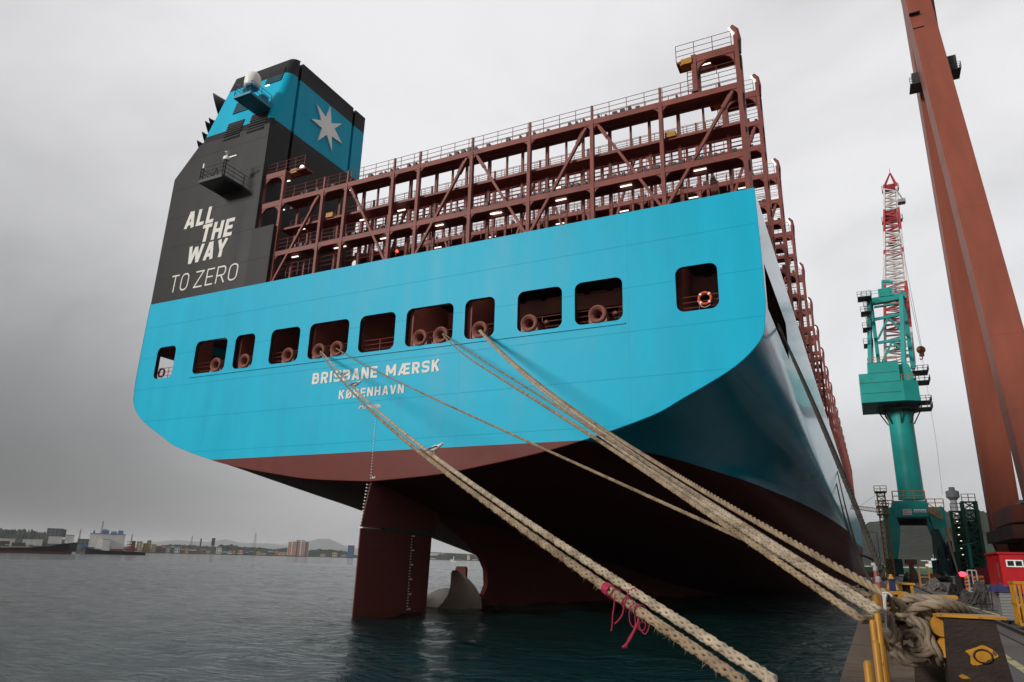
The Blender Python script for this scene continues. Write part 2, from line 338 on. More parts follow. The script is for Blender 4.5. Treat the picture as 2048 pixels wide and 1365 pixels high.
# mooring deck behind the openings
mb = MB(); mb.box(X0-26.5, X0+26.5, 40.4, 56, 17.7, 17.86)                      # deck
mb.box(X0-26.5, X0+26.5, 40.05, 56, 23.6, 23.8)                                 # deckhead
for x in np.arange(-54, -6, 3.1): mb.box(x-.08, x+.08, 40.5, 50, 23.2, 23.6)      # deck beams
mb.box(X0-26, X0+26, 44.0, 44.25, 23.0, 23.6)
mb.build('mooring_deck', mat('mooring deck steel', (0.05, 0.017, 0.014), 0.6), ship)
mb = MB()
segs = [(-47.5, -46.9), (-45.0, -44.0), (-37.6, -20.2), (-20, -5)]
mb.box(-41.5, -30.2, 46.8, 47.0, 17.86, 22.9); mb.box(X0-26.5, -41.5, 55.5, 55.7, 17.86, 23.6); mb.box(-30.2, X0+26.5, 54.0, 54.2, 17.86, 23.6)
mb.box(-44.6, -44.4, 42, 47.0, 17.86, 22.6)
mb.box(-51.6, -51.3, 40.6, 42.5, 17.86, 22.6); mb.box(-45.65, -45.45, 40.4, 44, 17.86, 22.6)
mb.box(-37.72, -37.5, 40.4, 46, 17.86, 22.6); mb.box(-28.6, -28.3, 40.4, 46, 17.86, 22.6); mb.box(-23.7, -23.4, 40.4, 46, 17.86, 22.6); mb.box(-33.5, -33.2, 41, 48, 17.86, 22.6)
mb.box(-9.2, -8.9, 41.5, 48, 17.86, 22.6); mb.box(-57.2, -56.9, 40.6, 56, 17.86, 18.26); mb.box(-57.2, -56.9, 40.6, 56, 21.15, 22.6); mb.box(-57.2, -56.9, 53.2, 56, 18.26, 21.15)
mb.build('bulkhead', M_OXIDE_IN, ship)
mb = MB(); mb.box(-28.0, -5.0, 44.6, 45.1, 21.05, 22.15)
for x in (-26, -21.7, -17.6, -13.9, -7.5): mb.box(x-.22, x+.22, 44.65, 45.05, 17.86, 21.05)
for x in np.arange(-28, -6, 1.7): mb.box(x, x+1.2, 44.5, 44.6, 22.15, 22.27)
mb.build('girder', M_OXIDE, ship)
for x0, x1 in WIN:                                                            # guard rails
    mb = MB()
    for z in (18.62, 18.98, 19.34): mb.tube([(x0-.1, 40.5, z), (x1+.1, 40.5, z)], .024, 5)
    for x in np.linspace(x0, x1, max(3, int((x1-x0)/1.3)+1))[1:-1]: mb.tube([(x, 40.5, 17.86), (x, 40.5, 19.36)], .028, 5)
    mb.build('guard_rail', M_OXIDE, ship)
CH = [-47.64, -44.39, -39.73, -36.61, -34.86, -27.37, -25.63, -22.5, -18.78, -14.01]
for i, x in enumerate(CH):                                                    # panama chocks
    mb = MB(); zc = 18.84; r = .60
    prof = [(r*.42, 1.4), (r*.42, .35), (r*.5, .15), (r*.66, .02), (r*.86, -.05), (r*.98, .0), (r*1.02, .12), (r*.98, .3), (r*.8, .5), (r*.7, 1.4)]
    mb.lathe(prof, (x, 39.92, zc), (0, 1, 0), 28)
    mb.prism([(x-.6, 40.02, 17.86), (x+.6, 40.02, 17.86), (x+.6, 40.02, zc-.02), (x+.46, 40.02, zc+.3), (x-.46, 40.02, zc+.3), (x-.6, 40.02, zc-.02)], (0, .02, 0)) if False else mb.box(x-.6, x-.3, 40.03, 40.6, 18.3, zc-.02).box(x+.3, x+.6, 40.03, 40.6, 18.3, zc-.02).box(x-.3, x+.3, 40.05, 40.6, 18.3, zc-.3).box(x-.6, x+.6, 40.37, 40.6, 17.86, 18.3)
    mb.build('fairlead', M_CHOCK, ship, smooth=True)
    mb = MB(); mb.lathe([(.1, 0), (.2, .05), (.2, .2), (.11, .3), (.11, .55)], (x+.85, 40.9, 18.95), (.4, -1, 0), 14); mb.tube([(x+.85, 40.9, 17.86), (x+.85, 40.9, 18.9)], .06, 6)
    mb.build('roller', M_CHOCK, ship, smooth=True)
def lamp(parent, x, y, z, l=.9, ax=(1, 0, 0), m=None):
    m_ = MB(); a = np.array([x, y, z], float); d = np.array(ax)*l/2; m_.bar(a-d, a+d, .12, .06); return m_.build('lamp', m or M_LAMP, parent)
for x, y, z in [(-52.9, 45, 20.6), (-46.9, 43.5, 19.6), (-31.0, 44.2, 18.35), (-26.6, 42.2, 18.55), (-39.2, 43.2, 18.9), (-34.5, 41, 22.7), (-22.5, 41, 22.7), (-14, 41, 22.7), (-7.5, 41, 22.7), (-48.5, 41, 22.7), (-18.5, 41, 22.7), (-27, 41, 22.7), (-41, 41, 22.7)]: lamp(ship, x, y, z, .7, m=M_LAMP_IN)  # deckhead row is added, unseen behind the lintel, to brighten the bulkheads
# draught marks up the centreline and on the rudder
mb = MB()
for z in np.arange(9.0, 13.2, .2):
    mb.box(X0+.05, X0+.13, 39.955, 39.975, z, z+.05)
    if abs((z*5) % 5) < .01: mb.box(X0+.2, X0+.34, 39.955, 39.975, z, z+.08); mb.box(X0+.2, X0+.25, 39.955, 39.975, z+.08, z+.16); mb.box(X0+.4, X0+.45, 39.955, 39.975, z, z+.16)
mb.build('draught_mark', M_LETTER, ship)
# lettering
def lettering(body, x0, x1, z0, z1, y, shear=0.0, bold=0.0, name='lettering', m=None, parent=None, space=1.0, face='-y'):
    c = bpy.data.curves.new('lettering', 'FONT'); c.body = body; c.offset = bold; c.shear = shear; c.extrude = 0.0; c.space_character = space; c.resolution_u = 4
    t = bpy.data.objects.new('lettering_curve', c); COL.objects.link(t); bpy.context.view_layer.update()
    me = bpy.data.meshes.new_from_object(t.evaluated_get(bpy.context.evaluated_depsgraph_get())); bpy.data.objects.remove(t); bpy.data.curves.remove(c)
    n = len(me.vertices); co = np.empty(n*3); me.vertices.foreach_get('co', co); co = co.reshape(-1, 3); lo, hi = co.min(0), co.max(0)
    q = (co-lo)/np.maximum(hi-lo, 1e-9); fs = [tuple(p.vertices) for p in me.polygons]; bpy.data.meshes.remove(me)
    b = MB()
    if face == '-y': b.add(np.stack([x0+q[:, 0]*(x1-x0), np.full(n, y), z0+q[:, 1]*(z1-z0)], -1), fs)
    else: b.add(np.stack([np.full(n, y), x0+q[:, 0]*(x1-x0), z0+q[:, 1]*(z1-z0)], -1), fs)
    return b.build(name, m or M_LETTER, parent or ship)
def rounded(path, r, closed=False):
    p = [np.array(q, float) for q in path]; out = []; n = len(p)
    for i in range(n):
        if not closed and i in (0, n-1): out.append(p[i]); continue
        a, b, c = p[i-1], p[i], p[(i+1) % n]; u, v = a-b, c-b; k = min(r, .499*np.linalg.norm(u), .499*np.linalg.norm(v)); A, C = b+_n(u)*k, b+_n(v)*k
        for t in np.linspace(0, 1, 6): out.append((1-t)**2*A+2*t*(1-t)*b+t*t*C)
    return out
def glyph(ch, s):
    t = s/2; w = {'I': s, 'M': .86, 'Æ': 1.02, 'W': 1.0, 'L': .5, 'T': .6, 'E': .54, 'F': .54, ' ': .34}.get(ch, .64)
    if s < .12: w *= 1.05
    sp = [(t, 0), (t, 1)]; R = []
    add = lambda path, r=0, cl=False: R.append((rounded(path, r, cl) if r else [np.array(q, float) for q in path], cl))
    if ch == 'B': add(sp); add([(t, 1-t), (w-t-.03, 1-t), (w-t-.03, .53), (t, .53)], .2); add([(t+.3, .53), (w-t, .53), (w-t, t), (t, t)], .22)
    elif ch == 'R': add(sp); add([(t, 1-t), (w-t, 1-t), (w-t, .45), (t, .45)], .22); add([(.5*w, .45), (w-t*.9, 0)])
    elif ch == 'I': add(sp)
    elif ch == 'S': add([(w-t, .74), (w-t, 1-t), (t, 1-t), (t, .52), (w-t, .48), (w-t, t), (t, t), (t, .26)], .2)
    elif ch == 'A': add([(t*.9, 0), (w/2-t*.3, 1)]); add([(w/2+t*.3, 1), (w-t*.9, 0)]); add([(.24*w, .27), (.76*w, .27)])
    elif ch == 'V': add([(t*.9, 1), (w/2-t*.3, 0)]); add([(w/2+t*.3, 0), (w-t*.9, 1)])
    elif ch == 'W': add([(t*.9, 1), (.26*w, 0)]); add([(.26*w, 0), (.5*w, .9)]); add([(.5*w, .9), (.74*w, 0)]); add([(.74*w, 0), (w-t*.9, 1)])
    elif ch == 'Y': add([(t*.9, 1), (w/2, .42)]); add([(w/2, .42), (w-t*.9, 1)]); add([(w/2, .45), (w/2, 0)])
    elif ch == 'N': add(sp); add([(t, 1), (w-t, 0)]); add([(w-t, 0), (w-t, 1)])
    elif ch == 'M': add(sp); add([(t, 1), (w/2, .25)]); add([(w/2, .25), (w-t, 1)]); add([(w-t, 1), (w-t, 0)])
    elif ch == 'E': add(sp); add([(t, 1-t), (w, 1-t)]); add([(t, .5), (w*.92, .5)]); add([(t, t), (w, t)])
    elif ch == 'L': add(sp); add([(t, t), (w, t)])
    elif ch == 'T': add([(w/2, 0), (w/2, 1)]); add([(0, 1-t), (w, 1-t)])
    elif ch == 'H': add(sp); add([(w-t, 0), (w-t, 1)]); add([(t, .5), (w-t, .5)])
    elif ch == 'K': add(sp); add([(t, .40), (w-t, 1)]); add([(.42*w, .60), (w-t*.9, 0)])
    elif ch == 'Z': add([(0.02, 1-t), (w, 1-t)]); add([(w-t, 1-t), (t, t)]); add([(0, t), (w, t)])
    elif ch == 'Æ': add([(t*.9, 0), (.45, 1)]); add([(.55, 0), (.55, 1)]); add([(.45, 1-t), (w, 1-t)]); add([(.55, .5), (w-.05, .5)]); add([(.55, t), (w, t)]); add([(.24, .25), (.55, .25)])
    elif ch in 'OØ':
        add([(t, t), (w-t, t), (w-t, 1-t), (t, 1-t)], .3, True)
        if ch == 'Ø': add([(.02, .0), (w-.02, 1.0)])
    return w, R
def stroke_text(body, x0, x1, z0, z1, y, s, gap=.16, shear=0.0):
    X = 0; q = []
    for ch in body:
        w, R = glyph(ch, s)
        for path, cl in R: q.append(([(p_[0]+X, p_[1]) for p_ in path], cl))
        X += w+gap
    X -= gap; b = MB(); sx = (x1-x0)/X; sz = z1-z0; dy = 0
    for path, cl in q:
        p = np.array(path); n = len(p); t = np.roll(p, -1, 0)-np.roll(p, 1, 0)
        if not cl: t[0] = p[1]-p[0]; t[-1] = p[-1]-p[-2]
        t /= np.maximum(np.linalg.norm(t, axis=1, keepdims=True), 1e-9); nn_ = np.stack([-t[:, 1], t[:, 0]], -1)*s/2; A, B = p+nn_, p-nn_; v = []
        for a_, b_ in zip(A, B):
            for c_ in (a_, b_): v.append((x0+c_[0]*sx+shear*sz*c_[1], y-.002*(dy % 9), z0+c_[1]*sz))
        b.add(v, [(2*i, 2*i+1, 2*((i+1) % n)+1, 2*((i+1) % n)) for i in range(n if cl else n-1)]); dy += 1
    return b.build('lettering', M_LETTER, ship)
def z4(x, y): return (280+x/5.25, 380+y/5.25)
def spanxz(l, r, t, b, f): # left, right, top, bottom reference points (photograph) -> extent on the stern plane
    a = [P(*f(*q), 39.97) for q in (l, r, t, b)]; return a[0][0], a[1][0], a[3][2], a[2][2]
def zb(x, y): return (610+x/6.8267, 690+y/6.8267)
stroke_text('BRISBANE', P(*zb(95, 545), 40)[0], P(*zb(985, 440), 40)[0], P(*zb(220, 530), 40)[2], P(*zb(250, 375), 40)[2], 39.975, .2)
stroke_text('MÆRSK', P(*zb(1105, 425), 40)[0], P(*zb(1838, 350), 40)[0], P(*zb(1220, 425), 40)[2], P(*zb(1245, 268), 40)[2], 39.975, .2)
stroke_text('KØBENHAVN', P(*zb(460, 740), 40)[0], P(*zb(1350, 655), 40)[0], P(*zb(800, 712), 40)[2], P(*zb(815, 590), 40)[2], 39.975, .18, .2)
lettering('IMO 9984386', P(*zb(738, 875), 40)[0], P(*zb(1035, 855), 40)[0], P(*zb(760, 878), 40)[2], P(*zb(770, 838), 40)[2]+.04, 39.972, 0, .01)
stroke_text('ALL', P(*z4(458, 418), 40)[0]+.05, P(*z4(770, 330), 40)[0], P(*z4(560, 393), 40)[2], P(*z4(545, 232), 40)[2], 39.975, .205, .13, .10)
stroke_text('THE', P(*z4(650, 460), 40)[0]-.1, P(*z4(975, 390), 40)[0], P(*z4(665, 550), 40)[2], P(*z4(690, 368), 40)[2], 39.975, .205, .13, .10)
stroke_text('WAY', P(*z4(498, 690), 40)[0], P(*z4(910, 560), 40)[0], P(*z4(700, 738), 40)[2], P(*z4(700, 560), 40)[2], 39.975, .205, .13, .10)
stroke_text('TO', P(*z4(332, 990), 40)[0]-.1, P(*z4(510, 950), 40)[0], P(*z4(345, 1080), 40)[2], P(*z4(375, 900), 40)[2], 39.975, .085, .22, .05)
stroke_text('ZERO', P(*z4(575, 930), 40)[0], P(*z4(1025, 850), 40)[0], P(*z4(660, 1015), 40)[2], P(*z4(690, 838), 40)[2], 39.975, .085, .22, .05)
# rudder horn, blade, marks
def foil(z, ya, yf, t, n=14):
    o = []
    for k in range(n+1):
        s = k/n; o.append((s, t*(1.3*math.sqrt(max(1-s, 0))*s**.55+.06)))
    c = yf-ya
    return [(X0+w/2, ya+s*c, z) for s, w in o]+[(X0-w/2, ya+s*c, z) for s, w in o[::-1]]
def loft(mb_, rings):
    V = np.array([r+[r[0]] for r in rings]); mb_.grid(V); n = len(rings[0])
    for r in (rings[0], rings[-1]): mb_.add(r, [tuple(range(n))])
    return mb_
loft(MB(), [foil(9.2, 40.3, 50.2, 1.7), foil(7.4, 39.8, 49.6, 1.6), foil(5.75, 39.4, 48.7, 1.5)]).build('rudder_horn', M_RUDDER, ship, smooth=True)
rud = loft(MB(), [foil(5.66, 39.42, 48.3, 1.4), foil(2, 39.38, 48.15, 1.35), foil(-4, 39.3, 47.9, 1.25)]).build('rudder', M_RUDDER, ship, smooth=True)
MB().box(X0-.16, X0+.16, 39.43, 43.6, 5.655, 5.74).build('rudder_gap_strip', M_LETTER, rud)
MB().box(X0-.5, X0+.5, 41.5, 48.0, 5.5, 5.8).build('rudder_stock', M_DARK, rud)
mb = MB()
for z in np.arange(.3, 5.4, .2):
    w = .69*(1-0.02*(5.5-z)/5)
    mb.box(X0+w-.06, X0+w+.03, 44.6, 44.66, z, z+.06)
    if abs((z*5-1.5) % 5) < .6: mb.box(X0+w-.06, X0+w+.03, 44.8, 44.95, z, z+.1)
mb.build('draught_mark', M_LETTER, rud)
mb = MB()
for z in np.arange(5.9, 8.7, .22): mb.box(X0-.05, X0+.05, 39.38+.12*max(0, z-5.7), 39.5+.2*max(0, z-5.7), z, z+.06)
mb.build('draught_mark', M_LETTER, ship)
# propeller
prop = MB().lathe([(.0, -1.6), (.5, -1.3), (.9, -.5), (1.0, .6), (1.0, 2.5)], (X0, 52.4, -1.0), (0, 1, 0), 20).build('propeller', M_BRONZE, ship, smooth=True)
o6 = lambda x, y: (840+x/8.03, 1070+y/8.03)
left = [(330, 1185), (430, 1085), (505, 960), (533, 820), (535, 700), (530, 615), (548, 570)]
right = [(925, 1270), (937, 1120), (920, 1000), (862, 860), (785, 755), (690, 650), (590, 572)]
Lp = np.array([P(*o6(*q), 52.4) for q in left]); Rp = np.array([P(*o6(*q), 52.4) for q in right])
def blade(rot):
    th = .09; fr = []; bk = []
    c = np.array([X0, 52.4, -1.0]); ca, sa = math.cos(rot), math.sin(rot)
    for i in range(len(Lp)):
        rf, rb = [], []
        for s in np.linspace(0, 1, 7):
            q = Lp[i]*(1-s)+Rp[i]*s; tw = (s-.5)*(1.5-.16*i); bow = .25*math.sin(math.pi*s); t = th*math.sin(math.pi*s)+.01
            for dst, dy in ((rf, -t), (rb, t)):
                w = np.array([q[0], q[1]+tw*.9+bow+dy, q[2]])-c
                dst.append(c+np.array([w[0]*ca+w[2]*sa, w[1], -w[0]*sa+w[2]*ca]))
        fr.append(rf); bk.append(rb)
    b = MB().grid(fr); b.grid(np.array(bk)[:, ::-1])
    for e in (0, -1): b.grid([np.array(fr)[:, e], np.array(bk)[:, e]])
    b.grid([np.array(fr)[-1], np.array(bk)[-1]])
    b.build('blade', M_BRONZE, prop, smooth=True)
for k in range(5): blade(-2*math.pi*k/5)
mb = MB(); t0 = P(*o6(590, 505), 54.5); t1 = P(*o6(755, 505), 54.5)
mb.prism([(t0[0], 54.3, -2), (t1[0], 54.3, -2), (t1[0]+.02, 54.3, t0[2]-.15), (t1[0]-.1, 54.3, t0[2]), (t0[0]+.1, 54.3, t0[2]), (t0[0], 54.3, t0[2]-.15)], (0, .3, 0))
a = np.linspace(.25, math.pi-.25, 20)
mb.grid([[(X0+3.2*math.cos(t), 54.0, -1.9+3.2*math.sin(t)) for t in a], [(X0+3.0*math.cos(t), 55.6, -1.9+3.0*math.sin(t)) for t in a]])
mb.build('flow_duct', M_RUDDER, ship, smooth=True)

# ------------------------------------------------------------------ funnel casing
XF, YG = -45.4, 42.55                  # starboard face of the casing, after groove
def notched(xl, y0, r):
    o = [(xl, 53.25), (xl, y0)]
    for k in range(7):
        a = math.radians(-90+90*k/6); o.append((XF-r+r*math.cos(a), y0+r+r*math.sin(a)))
    for yn in (YG, 50.85): o += [(XF, yn), (XF-.5, yn+.02), (XF-.5, yn+.36), (XF-.02, yn+.38)]
    o += [(XF, 52.9), (XF-.35, 53.25)]; return o
def tower(rings, m, name):
    b = MB(); V = np.array([[(x, y, z) for x, y in o]+[(o[0][0], o[0][1], z)] for o, z in rings]); b.grid(V[:, ::-1])
    b.add(V[-1][:-1], [tuple(range(len(V[-1])-1))]); b.add(V[0][:-1], [tuple(range(len(V[0])-1))[::-1]]); o = b.build(name, m[0], ship, smooth=True)
    for k in m[1:]: o.data.materials.append(k)
    o.data.update()
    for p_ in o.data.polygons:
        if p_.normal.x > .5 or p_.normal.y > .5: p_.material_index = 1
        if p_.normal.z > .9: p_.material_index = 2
    return o
RK = .215                              # the upper funnel's after face leans forward
def yrake(z): return 40.0+RK*max(0, z-41.9)
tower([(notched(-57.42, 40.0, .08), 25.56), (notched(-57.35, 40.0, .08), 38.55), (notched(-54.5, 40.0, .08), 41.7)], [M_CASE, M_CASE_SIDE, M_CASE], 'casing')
MB().prism([(-45.7, 39.99, 25.56), (-43.2, 39.99, 25.56), (-43.2, 39.99, 30.95), (-45.7, 39.99, 30.95)], (0, .4, 0)).build('bulwark_plate', M_CASE, ship)
zt = 50.3
fr_ = lambda z: notched(-54.2+(z-41.7)/8.6*1.0, yrake(z)+.03, .75)
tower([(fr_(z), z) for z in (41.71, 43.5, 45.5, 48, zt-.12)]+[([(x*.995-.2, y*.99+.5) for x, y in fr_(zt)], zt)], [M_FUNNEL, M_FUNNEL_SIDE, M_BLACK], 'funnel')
def PF(u, v):                          # photograph point on the raked after face
    d = ray(u, v); k = (40.0+RK*(CAM[2]-41.9)-CAM[1])/(d[1]-RK*d[2]); return d*k+CAM
def za(x, y): return (380+x/7.183, 110+y/7.183)
M_LOUV = mat('louvre black', (0.012, 0.011, 0.011), 0.6); M_LOUVT = mat('louvre blade grey', (0.045, 0.043, 0.044), 0.5)
for q in [[(555, 1000), (790, 920), (690, 1160), (465, 1235)], [(890, 870), (1125, 800), (1060, 1045), (810, 1115)], [(680, 690), (880, 640), (830, 785), (620, 855)], [(1145, 260), (1385, 170), (1305, 370), (1085, 430)], [(810, 390), (985, 330), (960, 520), (740, 590)]]:
    w = [PF(*za(*c)) for c in q]; xa, xb = (w[0][0]+w[3][0])/2, (w[1][0]+w[2][0])/2; zz1, zz0 = (w[0][2]+w[1][2])/2, (w[3][2]+w[2][2])/2
    f_ = lambda x, z, d: (x, (yrake(z)+.03 if z > 41.7 else 40.0)+d, z)
    def slab(b_, z0_, z1_, d0, d1): return b_.hexa([f_(xa, z0_, d0), f_(xb, z0_, d0), f_(xb, z0_, .05), f_(xa, z0_, .05)], [f_(xa, z1_, d1), f_(xb, z1_, d1), f_(xb, z1_, .05), f_(xa, z1_, .05)])
    b = slab(MB(), zz0, zz1, -.07, -.07).build('louvre', M_LOUV, ship)
    b2 = MB(); n = max(4, int((zz1-zz0)/.28))
    for k in range(n): z = zz0+(k+.3)*(zz1-zz0)/n; slab(b2, z, z+.07, -.11, -.08)
    b2.build('louvre_blade', M_FUNNEL if zz0 > 42.6 else M_LOUVT, b)
# star emblem
def zs(x, y): return (560+x/4.875, 100+y/4.875)
out = [(357, 530), (488, 558), (600, 722), (600, 918), (502, 988), (368, 885), (300, 675)]; inn = [(443, 660), (497, 718), (527, 770), (500, 845), (452, 830), (405, 765), (400, 690)]
pts = []
for a, b in zip(out, inn): pts += [a, b]
pts3 = [PX(*zs(*q), XF+.05) for q in pts]; c3 = np.mean(pts3, 0); n = len(pts3)
b = MB(); fr = [(XF+.12, q[1], q[2]) for q in pts3]; bk = [(XF-.02, q[1], q[2]) for q in pts3]
b.add(fr+bk+[(XF+.12, c3[1], c3[2])], [(i, (i+1) % n, 2*n) for i in range(n)]+[(i, n+i, n+(i+1) % n, (i+1) % n) for i in range(n)])
b.build('star_emblem', M_STAR, ship)
# small rim lights along the funnel top, pipes beyond
b = MB()
for x, y, h, r in [(-49, 47, .5, .5), (-50.5, 49, .4, .4), (-51, 46.5, .4, .6)]: b.lathe([(r, 0), (r, h), (r*.85, h), (r*.85, 0)], (x, y, zt), (0, 0, 1), 16)
b.build('exhaust_pipe', M_BLACK, ship, smooth=True)
# port-side vents leaning out
for (u, v, s) in [(436, 208, 2.1), (421, 243, .75), (415, 252, 1.0), (408, 272, .85), (398, 289, .85)]:
    c = P(u+9*s, v+3*s, 44.0); b = MB(); b.lathe([(.25*s, 0), (.28*s, .35*s), (.75*s, .9*s), (.72*s, .92*s), (.2*s, .4*s)], c+np.array([.35*s, .2*s, .1*s]), (-1, -.75, -.42), 18)
    b.bar(c+np.array([.3*s, .2*s, .1*s]), c+np.array([2.2*s, 1.0*s, .3*s]), .4*s); b.build('vent_cowl', M_BLACK, ship, smooth=True)
# platforms bolted to the aft face
def railing(b, pts, h=1.05, n=3, r=.028, step=1.2):
    pts = [np.asarray(p, float) for p in pts]
    for k in range(1, n+1): b.tube([p+np.array([0, 0, h*k/n]) for p in pts], r, 5)
    for a, c in zip(pts[:-1], pts[1:]):
        m_ = max(1, int(np.linalg.norm(c-a)/step+.5))
        for i in range(m_+1): q = a+(c-a)*i/m_; b.tube([q, q+np.array([0, 0, h])], r*1.2, 5)
    return b
def platform(wl, wr, out_, m, name, mrail, hh=.25):
    zq = (wl[2]+wr[2])/2; x0, x1 = wl[0], wr[0]; y1 = yrake(zq)-.01; y0 = y1-out_
    o = MB().box(x0, x1, y0, y1, zq, zq+hh).build(name, m, ship)
    b = MB(); railing(b, [(x0+.05, y1-.05, zq+hh), (x0+.05, y0+.05, zq+hh), (x1-.05, y0+.05, zq+hh), (x1-.05, y1-.05, zq+hh)], 1.15); b.build('railing', mrail, o)
    return o, x0, x1, y0, zq+hh
wl, wr = PF(*za(920, 860)), PF(*za(1165, 765))
pf, x0, x1, y0, zf = platform(wl, wr, 2.55, M_TEALP, 'radome_platform', M_TEALP)
cx = x0+1.25; b = MB(); b.lathe([(.16, 0), (.16, .95)], (cx, y0+.8, zf), (0, 0, 1), 10); b.lathe([(.3, .9), (.55, 1.0), (.55, 1.15)], (cx, y0+.8, zf), (0, 0, 1), 20); b.build('radome_pedestal', M_TEALP, pf, smooth=True)
b = MB(); b.lathe([(.56, 1.05), (.68, 1.15), (.74, 1.45), (.74, 1.9), (.66, 2.3), (.45, 2.6), (.2, 2.74), (0, 2.78)], (cx, y0+.8, zf), (0, 0, 1), 28); b.build('radome', M_WHITE, pf, smooth=True)
lamp(pf, x1-.5, y0+2.2, zf+2.2, .5)
b = MB(); b.box(x1-1.0, x1-.4, y0+1.8, y0+2.5, zf, zf+1.0); b.build('equipment_box', M_TEALP, pf)
def zc(x, y): return (400+x/13.65, 300+y/13.65)
wl = P(*zc(440, 1270), 40); wl[0] += .45; wr = wl+np.array([2.9, 0, 0])
pf, x0, x1, y0, zf = platform(wl, wr, 2.4, M_BLACK, 'camera_platform', M_BLACK, .3)
b = MB(); b.tube([(x1-.25, y0+.4, zf), (x1-.25, y0+.4, zf+1.6)], .07, 8); b.tube([(x0+.2, y0+.15, zf), (x0+.2, y0+.15, zf+1.2)], .05, 8); b.tube([(x0+.9, y0+.5, zf), (x0+1.5, y0+.5, zf+1.1)], .04, 6); b.tube([(x0+1.9, y0+.5, zf), (x0+1.5, y0+.5, zf+1.1)], .04, 6); b.build('mast', M_BLACK, pf)
b = MB(); b.lathe([(.16, 0), (.28, .06), (.28, .3), (.2, .42), (0, .44)], (x1-.25, y0+.4, zf+1.55), (0, 0, 1), 18); b.lathe([(.2, 0), (.22, .05), (.0, .12)], (x1-.25, y0+.4, zf+2.35), (0, 0, 1), 14); b.lathe([(.1, 0), (.1, .45), (0, .5)], (x0+.2, y0+.15, zf+1.2), (0, 0, 1), 12); b.bar((x1-.1, y0+.5, zf+1.85), (x1+.75, y0+.6, zf+1.95), .12); b.tube([(x1-.25, y0+.4, zf+1.9), (x1-.25, y0+.4, zf+2.4)], .03, 5); b.build('navigation_light', M_WHITE, pf, smooth=True)
q = P(1431, 380, 43.5); MB().bar((q[0]+.1, 43.5, 24.1), (q[0]-.05, 43.5, q[2]+.35), .34, .5).build('vent_post', M_OXIDE, ship); MB().bar((q[0]-.05, 43.5, q[2]+.35), (q[0]-.12, 43.5, q[2]+.95), .36, .5, w2=.16, h2=.3).build('vent_cap', M_BLACK, ship)
# accommodation store amidships, pale, half hidden between the lashing bridges
MB().box(-13, -5.6, 112, 123, 25, 37.5).box(-12.5, -6.2, 113, 122, 37.5, 38.4).build('deckhouse', mat('pale deckhouse', (0.42, 0.41, 0.39), 0.5), ship)
MB().box(X0-26.3, X0+26.3, 40.6, 340, 23.9, 24.1).build('weather_deck', M_OXIDE_IN, ship)
# lifebuoys hang on the rails
for u, v, Y, lab in [(1410, 597, 40.32, 'orange lifebuoy hung on the rail in the rightmost stern opening'), (323, 746, 40.75, 'red lifebuoy on the rail inside the leftmost stern opening')]:
    c = P(u, v, Y); b = MB(); a = np.linspace(0, 2*math.pi, 29)[:-1]; b.tube([(c[0]+.36*math.cos(t), c[1], c[2]+.36*math.sin(t)) for t in a], .085, 10, closed=True)
    o = thing('lifebuoy', lab, 'lifebuoy', c, 'lifebuoys on the mooring deck'); b.build('ring', M_LIFE, o, smooth='full')
    b = MB()
    for k in range(4):
        t = math.pi/4+k*math.pi/2; q = np.array([c[0]+.36*math.cos(t), c[1], c[2]+.36*math.sin(t)]); b.lathe([(.093, -.05), (.093, .05)], q, (-math.sin(t), 0, math.cos(t)), 12)
    b.tube([(c[0]-.45, c[1], c[2]-.1), (c[0]-.2, c[1]-.02, c[2]-.52), (c[0], c[1]-.02, c[2]-.58), (c[0]+.3, c[1]-.02, c[2]-.45)], .015, 4); b.build('reflective_band', M_WHITE, o)

